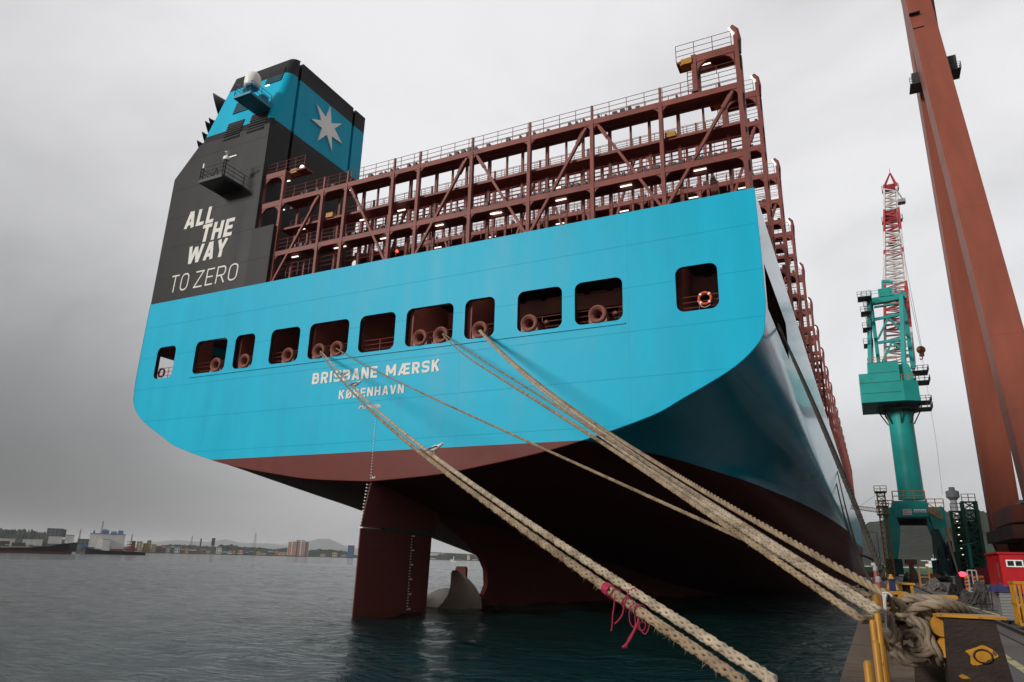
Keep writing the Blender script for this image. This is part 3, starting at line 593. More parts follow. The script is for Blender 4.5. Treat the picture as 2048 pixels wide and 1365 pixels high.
# ------------------------------------------------------------------ lashing bridges
XS = [-45.5, -43.1, -38.4, -35.9, -31.2, -28.75, -24.0, -19.2, -14.4, -9.55, -4.42]
def gusset(b, x, z, sx, y0, y1, s=.7):   # rounded corner plate under a beam
    pts = [(x, z), (x+sx*s, z)]+[(x+sx*s*(1-math.sin(t)), z-s*(1-math.cos(t))) for t in np.linspace(0, math.pi/2, 5)][1:]
    b.prism([(px, y0, pz) for px, pz in pts], (0, y1-y0, 0))
LV2 = [28.3, 30.9, 33.4, 36.0, 38.3]
def lashing_bridge(y, xs, levels, ztop, first=False, detail=2):
    yb = y+1.15; b = MB(); xl, xr = xs[0], xs[-1]
    xl2 = xs[1] if first else xl
    for i, z in enumerate(levels):
        b.box(xl2, xr, y-.12, y+.12, z-.22, z+.2); b.box(xl2, xr, yb-.1, yb+.1, z-.18, z+.18)
        b.box(xl2, xr, y+.14, yb-.14, z+.1, z+.16)
        for x in xs[(1 if first else 0):]:
            if x > xl2+.2: gusset(b, x-.12, z-.22, -1, y-.08, y+.08, .5)
            if x < xr-.2: gusset(b, x+.12, z-.22, 1, y-.08, y+.08, .5)
    if first:                           # darker intermediate walkway carried by the after frame
        z = 30.75; b.box(xl2, xr, y+.3, yb+.6, z-.1, z+.08)
    for x in xs[(1 if first else 0):-1]:                     # posts of the far frame
        b.box(x+.9-.11, x+.9+.11, yb-.11, yb+.11, 24.1, levels[-1])
    for xa_, xb_ in zip(xs[1:-1], xs[2:]):
        if xb_-xa_ > 3: b.box(xb_-1.1-.09, xb_-1.1+.09, yb-.09, yb+.09, 24.1, levels[-1]); b.box((xa_+xb_)/2-.07, (xa_+xb_)/2+.07, yb-.07, yb+.07, 24.1, levels[-1])
    # raised starboard bay
    zr = ztop; xq = xs[-1]-2.75
    b.box(xq, xr, y-.14, y+.14, zr-.3, zr+.25); b.box(xq-1.2, xr, y+.1, yb, zr+.1, zr+.25); b.box(xq, xr, yb-.12, yb+.12, zr-.3, zr+.25)
    gusset(b, xq+.2, zr-.3, 1, y-.1, y+.1, .9); gusset(b, xr-.17, zr-.3, -1, y-.1, y+.1, .9); gusset(b, xr-.17, levels[-1]+.3, -1, y-.08, y+.08, .0001)
    b.box(xq-.17, xq+.17, yb-.15, yb+.15, levels[-1], zr)
    b.box(xr-.17, xr+.17, yb-.17, yb+.17, 24.1, zr+.2)
    # curved lamp horn on the end post
    b.tube([(xr, y+.5, zr), (xr+.12, y+.5, zr+1.1), (xr+.05, y+.5, zr+1.8), (xr-.25, y+.5, zr+2.2)], [.26, .2, .16, .14], 6)
    if first:
        for z in (36.15, 33.2, 30.8): b.box(xl, xs[1], y-.14, y+.14, z-.28, z+.25); gusset(b, xl+.17, z-.28, 1, y-.1, y+.1, .8); gusset(b, xs[1]-.17, z-.28, -1, y-.1, y+.1, .8)
        b.box(xl+.2, -41.0, y+.14, yb, 36.2, 36.35)
    br = b if not detail else b.build('lashing_bridge', M_OXIDE, ship)     # far ones are one mesh
    for i, x in enumerate(xs):
        zt_ = levels[-1]+1.35; zlow = 24.1
        if i == len(xs)-1: zt_ = zr+1.0
        if first and i == 0: zt_, zlow = 36.4, 30.97
        if first and i == 1: zt_ = 36.4
        p_ = MB() if detail else b; p_.box(x-.125, x+.125, y-.16, y+.16, zlow, zt_-1.3 if 0 < i < len(xs)-1 and not (first and i == 1) else zt_)
        if 0 < i < len(xs)-1 and not (first and i == 1): p_.box(x-.075, x+.075, y-.09, y+.09, zt_-1.3, zt_)
        if detail: p_.build('post', M_OXIDE, br)
    p_ = MB() if detail else b; p_.box(xq-.16, xq+.16, y-.18, y+.18, levels[-1]+.3, zr+.3)
    if detail: p_.build('post', M_OXIDE, br)
    zt2 = levels[-1]-.35; zb2 = 25.7 if first else 25.2
    for a_, c_ in [(2, 1), (3, 4), (6, 5), (6, 7), (8, 7), (8, 9), (10, 9)]:
        sg = 1 if xs[c_] > xs[a_] else -1
        A = np.array([xs[a_]+sg*.45, y-.02, zt2]); B = np.array([xs[c_]-sg*.2, y-.02, zb2])
        p_ = MB() if detail else b; p_.bar(A, B, .21, .18); d = _n(B-A); p_.bar(A+d*.3, A+d*1.3, .32, .24)
        if detail: p_.build('brace', M_OXIDE, br)
    p_ = MB()
    if detail:
        rr = .022
        for z in levels:
            railing(p_, [(xl2, y+.05, z+.28), (xr, y+.05, z+.28)], 1.1, 3, rr, 1.25); railing(p_, [(xl2, yb, z+.28), (xr, yb, z+.28)], 1.1, 2 if detail < 2 else 3, rr, 1.6)
        if first: railing(p_, [(xl2, yb+.2, 30.95), (xr, yb+.2, 30.95)], 1.1, 3, rr, 1.25); railing(p_, [(xl2, y+.3, 26.1), (xr, y+.3, 26.1)], 1.2, 3, rr, 1.25); railing(p_, [(-45.3, y, 36.35), (-41.0, y, 36.35)], 1.1, 3, rr, 1.2)
        railing(p_, [(xq-1.2, y+.1, zr+.25), (xr-.3, y+.1, zr+.25)], 1.3, 3, rr, 1.2); railing(p_, [(xr-.2, y+.1, levels[-1]+1.4), (xq+.2, y+.1, levels[-1]+1.4)], .6, 2, rr, 1.2)
        p_.build('railing', M_OXIDE, br)
        p_ = MB()                       # lashing gear lying along the walkways
        for z in levels:
            for x in np.arange(xl2+.5, xr-.4, .55):
                if rng.random() < .55: p_.box(x, x+.1+.25*rng.random(), y-.05, y+.3, z+.28, z+.38+.2*rng.random())
        p_.build('lashing_gear', M_DARK, br, kind='stuff')
        p_ = MB(); x = xq-.4           # ladder up to the raised bay
        for s in (-.22, .22): p_.bar((x+s, y+.7, levels[-1]+.3), (x+s, y+.7, zr), .05)
        for z in np.arange(levels[-1]+.4, zr, .3): p_.bar((x-.22, y+.7, z), (x+.22, y+.7, z), .03)
        p_.build('ladder', M_OXIDE, br)
        MB().box(xq-.8, xq-.1, y-.3, y+.5, zr-.35, zr+.08).build('yellow_box', M_YEL, br)
    if not detail: br = b.build('lashing_bridge', M_OXIDE, ship)
    return br
b1 = lashing_bridge(40.45, XS, [28.25, 33.25], 36.1, True)
for u, v in [(574, 363), (563, 421), (604, 404), (687, 383), (697, 381), (779, 357), (887, 331), (596, 459), (604, 459), (683, 439), (690, 437), (727, 440), (773, 417), (803, 421), (881, 392), (768, 477), (590, 514), (675, 496), (685, 494), (879, 451), (989, 427)]:
    q = P(u, v, 41.3); lamp(b1, *q, .7)
q = P(545, 327, 41.6); lamp(b1, *q, .8)
for u, v in [(997, 302), (1122, 272), (1250, 240), (1120, 375), (1122, 400), (1252, 372), (1400, 340), (1395, 272), (1409, 129), (994, 427), (1255, 304), (1386, 205)]:
    q = P(u, v, 41.3); lamp(b1, *q, .8)
q = P(604, 335, 41); MB().blob(q, (.22, .15, .22), 12, 8).build('floodlight', M_LAMP, b1)
for u, v in [(592, 345), (663, 433), (1342, 273), (1372, 130)]:
    q = P(u, v, 40.9); MB().box(q[0]-.35, q[0]+.35, q[1]-.3, q[1]+.3, q[2]-.2, q[2]+.2).build('yellow_box', M_YEL, b1)
q = P(794, 503, 40.8); MB().blob(q, (.12, .12, .12), 8, 6).build('red_lamp', mat('red lamp', (1, .05, .04), .4, var=0, emit=3), b1)
BY = [52.9]+[52.9+14.2*k for k in range(1, 20)]
b2 = lashing_bridge(BY[0], XS, LV2, 41.1, False, 2)
for z in (LV2[0], LV2[2], LV2[4]):
    for x in (-36, -30, -23, -17, -11, -7): lamp(b2, x+.8, BY[0]+.6, z-.35, .8)
b3 = lashing_bridge(BY[1], XS, LV2, 41.1, False, 1)
far = lashing_bridge(BY[5], XS, LV2, 41.1, False, 0)
for k in range(2, 5): copy_tree(b3, (0, BY[k]-BY[1], 0))
for k in range(6, len(BY)): copy_tree(far, (0, BY[k]-BY[5], 0))
for k, y in enumerate([40.45]+BY[:6]):
    zr = 36.1 if k == 0 else 41.1
    m_ = MB(); m_.bar((-4.62, y+.45, zr+1.5), (-4.85, y+.45, zr+2.1), .12, .1); m_.build('lamp', M_LAMP, b1 if k == 0 else b2 if k == 1 else b3 if k < 6 else far)
# ------------------------------------------------------------------ water, quay, land
QZ = 2.61
def structure(b, name, m, smooth=False): return b.build(name, m, None, smooth, kind='structure')
def water_mat():
    m = bpy.data.materials.new('harbour water'); m.use_nodes = True; t = m.node_tree; b = t.nodes['Principled BSDF']; nn = t.nodes.new; ll = t.links.new
    b.inputs['Base Color'].default_value = (0.003, 0.014, 0.013, 1); b.inputs['Roughness'].default_value = 0.08; b.inputs['IOR'].default_value = 1.33
    g = nn('ShaderNodeNewGeometry'); mpg = nn('ShaderNodeMapping'); mpg.inputs['Rotation'].default_value = (0, 0, .5); mpg.inputs['Scale'].default_value = (.55, 1.15, 1); ll(g.outputs['Position'], mpg.inputs['Vector'])
    hs = []
    for sc, am, det in ((0.12, 0.45, 3), (0.6, 0.40, 5), (2.2, 0.22, 5)):
        n = nn('ShaderNodeTexNoise'); n.inputs['Scale'].default_value = sc; n.inputs['Detail'].default_value = det; n.inputs['Roughness'].default_value = .6; n.inputs['Distortion'].default_value = .4; ll(mpg.outputs['Vector'], n.inputs['Vector'])
        k = nn('ShaderNodeMath'); k.operation = 'MULTIPLY'; ll(n.outputs['Fac'], k.inputs[0]); k.inputs[1].default_value = am; hs.append(k.outputs[0])
    s = hs[0]
    for h in hs[1:]:
        k = nn('ShaderNodeMath'); k.operation = 'ADD'; ll(s, k.inputs[0]); ll(h, k.inputs[1]); s = k.outputs[0]
    bp = nn('ShaderNodeBump'); bp.inputs['Strength'].default_value = 1.0; bp.inputs['Distance'].default_value = 0.9; ll(s, bp.inputs['Height']); ll(bp.outputs[0], b.inputs['Normal'])
    return m
# wind-ruffled near water as real waves, calm sheets beyond
wx, wy = np.arange(-252, 6.01, .6), np.arange(-12, 270.01, .6); GX, GY = np.meshgrid(wx, wy); Z = np.zeros_like(GX)
for k in range(26):
    lam = 1.5+6.5*rng.random()**1.6; a = .9+rng.normal(0, .55); kx, ky = math.cos(a)*2*math.pi/lam, math.sin(a)*2*math.pi/lam
    ph = rng.random()*6.28; Z += .0036*lam**1.05*np.sin(GX*kx+GY*ky+ph+.8*np.sin(GX*.05*(k % 5)+GY*.04*(k % 3)+k))
patch = .55+.45*np.sin(GX*.045+1.3*np.sin(GY*.03))*np.sin(GY*.06+.7*np.sin(GX*.05+1)); Z *= .45+.9*patch
edge = np.minimum(np.minimum(GX-wx[0], wx[-1]-GX)/10, np.minimum(GY-wy[0], wy[-1]-GY)/25).clip(0, 1); Z *= edge
b = MB().grid(np.stack([GX, GY, Z], -1)); x0_, x1_, y0_, y1_ = wx[0], wx[-1], wy[0], wy[-1]; E = 26000
for c_ in [(-E, x0_, -400, E), (x1_, E, -400, E), (x0_, x1_, y1_, E), (x0_, x1_, -400, y0_)]: b.add([(c_[0], c_[2], 0), (c_[1], c_[2], 0), (c_[1], c_[3], 0), (c_[0], c_[3], 0)], [(0, 1, 2, 3)])
b.build('water', water_mat(), None, 'full', kind='structure')
M_CONC = mat('wet quay concrete', (0.040, 0.033, 0.028), 0.5, var=0.3, vscale=0.5, bump=0.01, bscale=9, col2=(0.035, 0.030, 0.027), c2amt=(0.46, 0.54), c2scale=.8)
M_CAP = mat('worn quay edge', (0.095, 0.060, 0.037), 0.7, var=0.3, vscale=3, bump=0.02, bscale=10, col2=(0.045, 0.033, 0.027), c2amt=(0.54, 0.6), c2scale=2.2, stretch=(.6, 3, 1))
structure(MB().box(.62, 420, -30, 900, -12, QZ), 'quay', M_CONC)
b = MB(); y = -6.0
while y < 420:
    l = 6.0; b.box(-.51, .615, y, y+l-.03, -.5, QZ+.012+.006*rng.random()); y += l
structure(b, 'quay_edge', M_CAP)
M_RAIL = mat('rail steel', (0.03, 0.024, 0.021), 0.5, metal=.3)
for x0 in (2.25, 2.62, 14.6, 17.5, 20.6): structure(MB().box(x0, x0+.09, 0, 420, QZ-.05, QZ+.02+(.05 if x0 > 2.5 else 0)), 'crane_rail', M_RAIL)
M_LINE = mat('worn yellow line', (0.30, 0.27, 0.13), 0.7, var=.3, vscale=4, col2=(.06, .05, .045), c2amt=(.55, .62), c2scale=5)
a = PZ(2015, 1321, QZ); c = PZ(2048, 1348, QZ)
structure(MB().box(a[0]-.04, a[0]+.09, 3, 60, QZ+.004, QZ+.008), 'painted_line', M_LINE)
a = PZ(1930, 1211, QZ+.004); c = PZ(2042, 1244, QZ+.004); d = (c-a)*1.0
structure(MB().bar(a+[0, 0, .003], c+d*.3+[0, 0, .003], .12, .008), 'painted_line', M_LINE)
# ------------------------------------------------------------------ mooring ropes
def rope_mat(name, c, c2): return mat(name, c, 0.85, var=.32, vscale=5, bump=.006, bscale=90, col2=c2, c2amt=(.52, .66), c2scale=2.2, detail=8)
M_ROPE = rope_mat('pale rope', (0.31, 0.25, 0.18), (0.17, 0.125, 0.08)); M_ROPE2 = rope_mat('worn tan rope', (0.225, 0.165, 0.105), (0.12, 0.085, 0.05)); M_ROPE3 = rope_mat('brown rope', (0.20, 0.155, 0.11), (0.095, 0.07, 0.05)); M_ROPED = rope_mat('dark rope', (0.032, 0.026, 0.02), (0.018, 0.015, 0.012))
def braid(b, path, R, pitch=None, plait=True, per=9, fuzz=0, ns=6):
    p = np.asarray(path, float); seg = np.linalg.norm(np.diff(p, axis=0), axis=1); s = np.concatenate([[0], np.cumsum(seg)]); pitch = pitch or R*(8.5 if plait else 8)
    m = max(8, int(s[-1]/pitch*per)); q = np.linspace(0, s[-1], m); c = np.stack([np.interp(q, s, p[:, k]) for k in range(3)], -1)
    t = np.gradient(c, axis=0); t /= np.maximum(np.linalg.norm(t, axis=1, keepdims=True), 1e-9)
    n0 = np.cross(t, [0, 0, 1.0]); bad = np.linalg.norm(n0, axis=1) < .05; n0[bad] = [1, 0, 0]; n0 /= np.linalg.norm(n0, axis=1, keepdims=True); b0 = np.cross(t, n0)
    ph = 2*math.pi*q/pitch
    strands = [(1, k*2*math.pi/3) for k in range(3)]+[(-1, k*2*math.pi/3+math.pi/3) for k in range(3)] if plait else [(1, k*2*math.pi/3) for k in range(3)]
    for sg, o in strands:
        a = sg*ph+o
        if plait: rr = R*(.57+.13*np.cos(3*ph+(0 if sg > 0 else math.pi)+o*1.5)); r = R*(.42+.03*np.sin(5*ph+o))
        else: rr = R*.52; r = R*.52
        b.tube(c+(rr*np.cos(a))[:, None]*n0+(rr*np.sin(a))[:, None]*b0, r, ns)
    for _ in range(fuzz):                # frayed yarns standing off
        i = rng.integers(1, m-1); a = rng.random()*6.283; d = np.cos(a)*n0[i]+np.sin(a)*b0[i]; o = c[i]+d*R*.85; e = o+d*R*(.3+.7*rng.random())+t[i]*R*(rng.random()-.5)*2-np.array([0, 0, R*.3]); w = t[i]*R*.06
        b.add([o-w, o+w, e], [(0, 1, 2)])
def smooth_path(pts, n=200):
    p = np.asarray(pts, float); k = len(p); out = []
    for i in range(k-1):
        p0, p1, p2, p3 = p[max(i-1, 0)], p[i], p[i+1], p[min(i+2, k-1)]; m = max(4, n//(k-1))
        for t in np.arange(m)/m: out.append(.5*((2*p1)+(-p0+p2)*t+(2*p0-5*p1+4*p2-p3)*t*t+(-p0+3*p1-3*p2+p3)*t**3))
    return np.array(out+[p[-1]])
def hanging(A, B, px, deg=4, ext=None):
    """a rope hanging in the vertical plane through A and B, at the heights read off the photograph"""
    A = np.asarray(A, float); B = np.asarray(B, float); h = (B-A)[:2]; nrm = np.array([-h[1], h[0]])
    ss, zz, ww = [0, 1], [A[2], B[2]], [6, 6]
    for u, v in px:
        d = ray(u, v); k = (nrm@(A[:2]-CAM[:2]))/(nrm@d[:2]); q = CAM+d*k; s = ((q-A)[:2]@h)/(h@h); ss.append(s); zz.append(q[2]); ww.append(1)
    ss, zz = np.array(ss), np.array(zz); lin = A[2]+(B[2]-A[2])*ss
    M_ = np.stack([ss*(1-ss)*ss**k for k in range(deg-1)], -1); co = np.linalg.lstsq(M_, zz-lin, rcond=None)[0]
    s = np.linspace(0, 1, 160); z = A[2]+(B[2]-A[2])*s+(np.stack([s*(1-s)*s**k for k in range(deg-1)], -1)@co)
    pth = np.stack([A[0]+h[0]*s, A[1]+h[1]*s, z], -1)
    return pth
HAWSERS = 'mooring ropes from the stern to the quay'
def hawser(lab, px, yB, R, m, yA=39.75, ext=None, plait=True, fuzz=0, tail=None, deg=3, cat='rope', name='mooring_rope'):
    A = P(*px[0], yA); B = P(*px[-1], yB); pth = hanging(A, B, px[1:-1], deg)
    inner = [A+np.array([.05, 1.6, .05])]
    pth = np.vstack([inner, pth]+([tail] if tail is not None else [])); b = MB(); braid(b, pth, R, plait=plait, fuzz=fuzz)
    return b.build(name, m, None, 'full', lab, cat, HAWSERS), pth
B1 = P(1486, 1365, 4.6); B2 = P(1542, 1359, 4.7)
TAIL = [P(1790, 1236, 8.5), P(1812, 1262, 8.9), P(1836, 1285, 9.1)]
_, R1 = hawser('thick frayed tan rope, lower of the close pair crossing the rudder, bound with red twine', [(640, 706), (700, 780), (900, 949), (995, 1025), (1120, 1116), (1272.8, 1218), (1365.5, 1283), (1486, 1365)], 4.6, .039, M_ROPE2, fuzz=2600, tail=[B1+[.28, -1.3, -.32], B1+[.5, -2.6, -.6]])
_, R2 = hawser('thick pale plaited rope, upper of the close pair crossing the rudder, gulls sitting on it', [(641, 703), (708, 776), (819, 880), (900, 930), (995, 1006), (1120, 1087.7), (1272.8, 1187), (1365.5, 1246), (1458, 1305.5), (1542, 1359)], 4.7, .038, M_ROPE, fuzz=260, tail=[B2+[.22, -1.3, -.28], B2+[.45, -2.7, -.6]])
hawser('single thin rope hanging alone between the thick pair and the right bundle', [(672, 697), (760, 745), (930, 830), (1060, 885), (1200, 945), (1300, 993), (1400, 1040), (1500, 1085), (1637, 1139), (1741, 1194)], 10, .033, M_ROPE2)
hawser('lower rope of the two from the middle opening, lowest of the right bundle', [(885, 669), (928.7, 708.7), (984, 748), (1050, 789), (1129, 835), (1195, 880), (1480, 1074), (1604, 1149), (1724, 1240)], 7.4, .038, M_ROPE2, fuzz=500, tail=TAIL)
hawser('upper rope of the two from the middle opening, darker and thinner', [(886, 667), (955, 715), (1023.6, 756), (1089.6, 795.7), (1155.5, 838), (1213.5, 880), (1480, 1052), (1679, 1168), (1748, 1215)], 8.2, .034, M_ROPE3, fuzz=200, tail=TAIL)
hawser('topmost rope of the right bundle, twisted tan hawser from the narrow opening', [(961, 660), (1013, 714), (1076, 762), (1142, 812), (1234.5, 878), (1480, 1039.5), (1604.6, 1099), (1704, 1151.7), (1771.6, 1189)], 8.0, .042, M_ROPE2, plait=False, fuzz=250, tail=TAIL)
hawser('pale worn rope in the middle of the right bundle, from the narrow opening', [(959, 661), (1074, 768), (1228, 882), (1480, 1049.5), (1579.7, 1106.8), (1679, 1166.6), (1754, 1219)], 7.8, .040, M_ROPE, fuzz=500, tail=TAIL)
hawser('fuzzy pale rope pressed against the left side of the right bundle', [(957, 662), (1068, 769), (1218, 884), (1470, 1055), (1579.7, 1116), (1679, 1176), (1748, 1224)], 7.7, .038, M_ROPE, fuzz=700, tail=TAIL)
# breast and spring lines from the side port forward along the quay
def sideline(lab, px, Y0, Y1, R, deg=3):
    A = P(*px[0], Y0); B = P(*px[-1], Y1); pth = hanging(A, B, px[1:-1], deg); b = MB(); braid(b, pth, R, plait=False, per=5)
    b.build('mooring_rope', M_ROPED, None, 'full', lab, 'rope', 'dark mooring ropes along the ship side')
sideline('thick dark rope from the side opening down to the quay, nearest along the hull side', [(1556, 650), (1600, 748), (1650, 868), (1700, 985), (1745, 1095), (1768, 1158)], 47, 24, .09)
sideline('dark rope close beside the thickest side rope, slightly higher on the hull', [(1556, 648), (1602, 746), (1653, 868), (1704, 985), (1749, 1095), (1770, 1160)], 47.3, 25, .06)
sideline('thin dark rope running down the far hull side behind the thick side ropes', [(1663, 915), (1680, 1000), (1698, 1060), (1718, 1125), (1740, 1162)], 150, 42, .09)
sideline('thinnest dark rope far forward on the hull side', [(1668, 915), (1690, 1010), (1712, 1090), (1735, 1155)], 160, 48, .08)
sideline('dark rope slanting right from under the bow to the quay bollards', [(1712, 1100), (1735, 1115), (1755, 1126), (1766, 1135)], 150, 60, .12)
# red twine, cords
M_TW = mat('red twine', (0.24, 0.012, 0.04), 0.7); M_CORD = mat('white cord', (0.42, 0.40, 0.37), 0.7)
def near(pth, u, v):
    pr = np.array([proj(q) for q in pth]); i = np.argmin(np.hypot(pr[:, 0]-u, pr[:, 1]-v)); return pth[i], i
def zr_(x, y): return (1180+x/5.39, 1120+y/5.39)
fine1 = smooth_path(R1[1:-2], 900); fine2 = smooth_path(R2[1:-2], 900)
tw = thing('red_twine', 'loose red twine knotted round the thick rope pair over the dark water', 'twine', near(fine1, 1230, 1190)[0])
b = MB()
q, i = near(fine1, *zr_(215, 330)); d = _n(fine1[min(i+1, len(fine1)-1)]-fine1[i-1])
hx = []
for k in range(110):
    a = k*.7; _, s, t = frame(d); hx.append(q+d*(-.05+.1*k/110)+.046*(math.cos(a)*s+math.sin(a)*t))
b.tube(hx, .005, 5)
q2, i2 = near(fine1, *zr_(265, 375))
for k in range(3):
    c = fine1[min(i2+3*k, len(fine1)-1)]; _, s, t = frame(d); b.tube([c+.047*(math.cos(a)*s+math.sin(a)*t) for a in np.linspace(0, 6.28, 18)], .0055, 5)
b.build('whipping', M_TW, tw)
def twpx(pts, Y): return smooth_path([P(*zr_(*q), Y) for q in pts], 40)
yy = near(fine1, *zr_(480, 560))[0][1]; b = MB()
for pts, r in [([(270, 380), (262, 480), (245, 600), (240, 700), (228, 770)], .008), ([(420, 320), (400, 400), (370, 480), (350, 590), (300, 660), (268, 690)], .009), ([(440, 330), (470, 305), (500, 340)], .007), ([(475, 480), (430, 520), (425, 640), (450, 710), (490, 720), (485, 600), (490, 500), (515, 470)], .007), ([(560, 545), (530, 600), (515, 680), (480, 760), (430, 860), (380, 920), (350, 945)], .014), ([(590, 550), (555, 560), (530, 660), (540, 740), (590, 800), (625, 760), (640, 700)], .007), ([(500, 680), (470, 770), (420, 850), (400, 910), (385, 950)], .011), ([(560, 650), (600, 700), (575, 760), (520, 740), (545, 670)], .006)]:
    b.tube(twpx(pts, yy-.06), r*.68, 5)
b.build('loose_end', M_TW, tw, smooth=True)
# ------------------------------------------------------------------ gulls on the rope
M_GB = mat('gull white', (.62, .6, .58), .7, var=.08, vscale=20); M_GW = mat('gull grey wing', (.10, .09, .088), .7, var=.2, vscale=20); M_GK = mat('gull yellow', (.45, .30, .04), .6)
def gull(u, v, lab, size=.42, pitch=18, yaw=0.0):
    q, i = near(fine2, u, v); base = q+np.array([0, 0, .05])
    g = thing('seagull', lab, 'seagull', base, 'gulls sitting on the mooring rope')
    pr = math.radians(pitch); fx = np.array([math.cos(yaw), math.sin(yaw), 0.0]); up = np.array([0, 0, 1.0]); side = np.cross(up, fx)
    def pt(a, h, s=0): return base+(fx*(a*math.cos(pr))+up*(a*math.sin(pr)+h)+side*s)*size
    b = MB(); prof = [(-.42, .02), (-.3, .07), (-.12, .145), (.08, .17), (.24, .14), (.33, .10), (.39, .095), (.44, .098), (.49, .085), (.53, .03)]
    hts = [.27, .28, .29, .30, .32, .38, .43, .46, .465, .455]; rings = []
    for (a, r), h in zip(prof, hts):
        rings.append([pt(a, h+r*math.sin(t), r*.85*math.cos(t)) for t in np.linspace(0, 2*math.pi, 13)])
    b.grid(rings); b.add(rings[0][:-1], [tuple(range(12))]); b.add(rings[-1][:-1], [tuple(range(12))]); b.build('body', M_GB, g, smooth='full')
    for s in (-1, 1):
        b = MB(); rr = []
        for a, w, h in [(-.62, .01, .22), (-.45, .05, .25), (-.2, .11, .31), (.05, .135, .34), (.2, .10, .36), (.27, .02, .35)]:
            rr.append([pt(a, h+w*.55*math.cos(t), s*(.03+.155*math.sin(t)*min(1, w/.1)+.01)) for t in np.linspace(.15, 2.0, 7)])
        b.grid(rr); b.build('wing', M_GW, g, smooth='full')
        MB().tube([pt(.02, .2, s*.05)*1.0, base+side*s*.05*size], .012*size/.42*.9, 5).build('leg', M_GK, g)
        MB().blob(pt(.45, .495, s*.075), (.012*size/.42, .012*size/.42, .012*size/.42), 6, 5).build('eye', M_BLACK, g)
    MB().lathe([(.035*size, 0), (.02*size, .07*size), (.003*size, .12*size)], pt(.52, .455), fx-.25*up, 8).build('beak', M_GK, g)
    return g
gull(868, 913, 'grey and white gull perched lowest on the rope pair, by the red waterline paint', .33, 8, .15)
gull(705, 783, 'small dark gull on the rope in front of the port name lettering', .5, 6, .2)
gull(682, 759, 'small dark gull highest on the rope, under the ship name lettering', .36, 2, .1)
# ------------------------------------------------------------------ near quay: bollards, coil, posts
M_BROWN = mat('rusty bollard face', (0.020, 0.012, 0.009), 0.5, var=.4, vscale=3, bump=.004, bscale=18, col2=(0.30, 0.15, 0.014), c2amt=(0.70, 0.73), c2scale=2.4, stretch=(1, 1, 2.2))
YB = 8.0
bol = thing('mooring_bollard', 'dark rusty bollard post with yellow top plate at the right foreground', 'bollard', (P(1950, 1300, YB)[0], YB, QZ), 'yellow topped bollards on the quay')
tl, tr = P(1873, 1238, YB), P(2012, 1232, YB); zt = (tl[2]+tr[2])/2
xl, xr = P(1889, 1250, YB)[0], P(1992, 1250, YB)[0]; wl_, wr_ = xl-.05, xr+.10
b = MB(); b.hexa([(wl_, YB, QZ), (wr_, YB, QZ), (wr_, YB+.34, QZ), (wl_, YB+.34, QZ)], [(xl, YB, zt-.02), (xr, YB, zt-.02), (xr, YB+.3, zt-.02), (xl, YB+.3, zt-.02)]); b.build('post', M_BROWN, bol)
b = MB(); o = [(tl[0], YB-.03), (tr[0], YB-.03), (tr[0]+.02, YB+.1), (tr[0]-.04, YB+.36), (tl[0]+.05, YB+.36), (tl[0]-.02, YB+.1)]
b.prism([(x, y, zt-.008) for x, y in o], (0, 0, .02)); b.build('top_plate', M_YEL, bol)
zp = P(1960, 1311, YB)
b = MB(); yf = YB-.012
ringa = np.linspace(0, 2*math.pi, 22)
pts = [(zp[0]+.11*math.cos(t)*(1+.3*math.sin(3*t+1)), yf, zp[2]+.075*math.sin(t)*(1+.35*math.sin(2*t))) for t in ringa[:-1]]
b.prism(pts, (0, .008, 0)); b.build('paint_blotch', M_YEL, bol)
b = MB(); b.tube([(zp[0]+.02+.07*math.cos(t), yf-.006, zp[2]-.005+.055*math.sin(t)) for t in ringa[:-1]], .008, 6, closed=True); b.build('ring', M_BROWN, bol)
for (u, v) in [(1883, 1254), (1894, 1297)]:
    c = P(u, v, YB+.12); b = MB(); b.lathe([(.085, -.02), (.092, 0), (.092, .9)], c, (0.05, 1, 0), 20); b.build('crossbar', M_YEL, bol, smooth=True)
c = P(1835, 1330, 9.2); b = MB(); b.hexa([(c[0]-.05, 9.1, QZ), (c[0]+.3, 9.1, QZ), (c[0]+.3, 9.4, QZ), (c[0]-.05, 9.4, QZ)], [(c[0]+.02, 9.1, zt-.1), (c[0]+.3, 9.1, zt-.1), (c[0]+.3, 9.4, zt-.1), (c[0]+.02, 9.4, zt-.1)]); b.build('post', M_BROWN, bol)
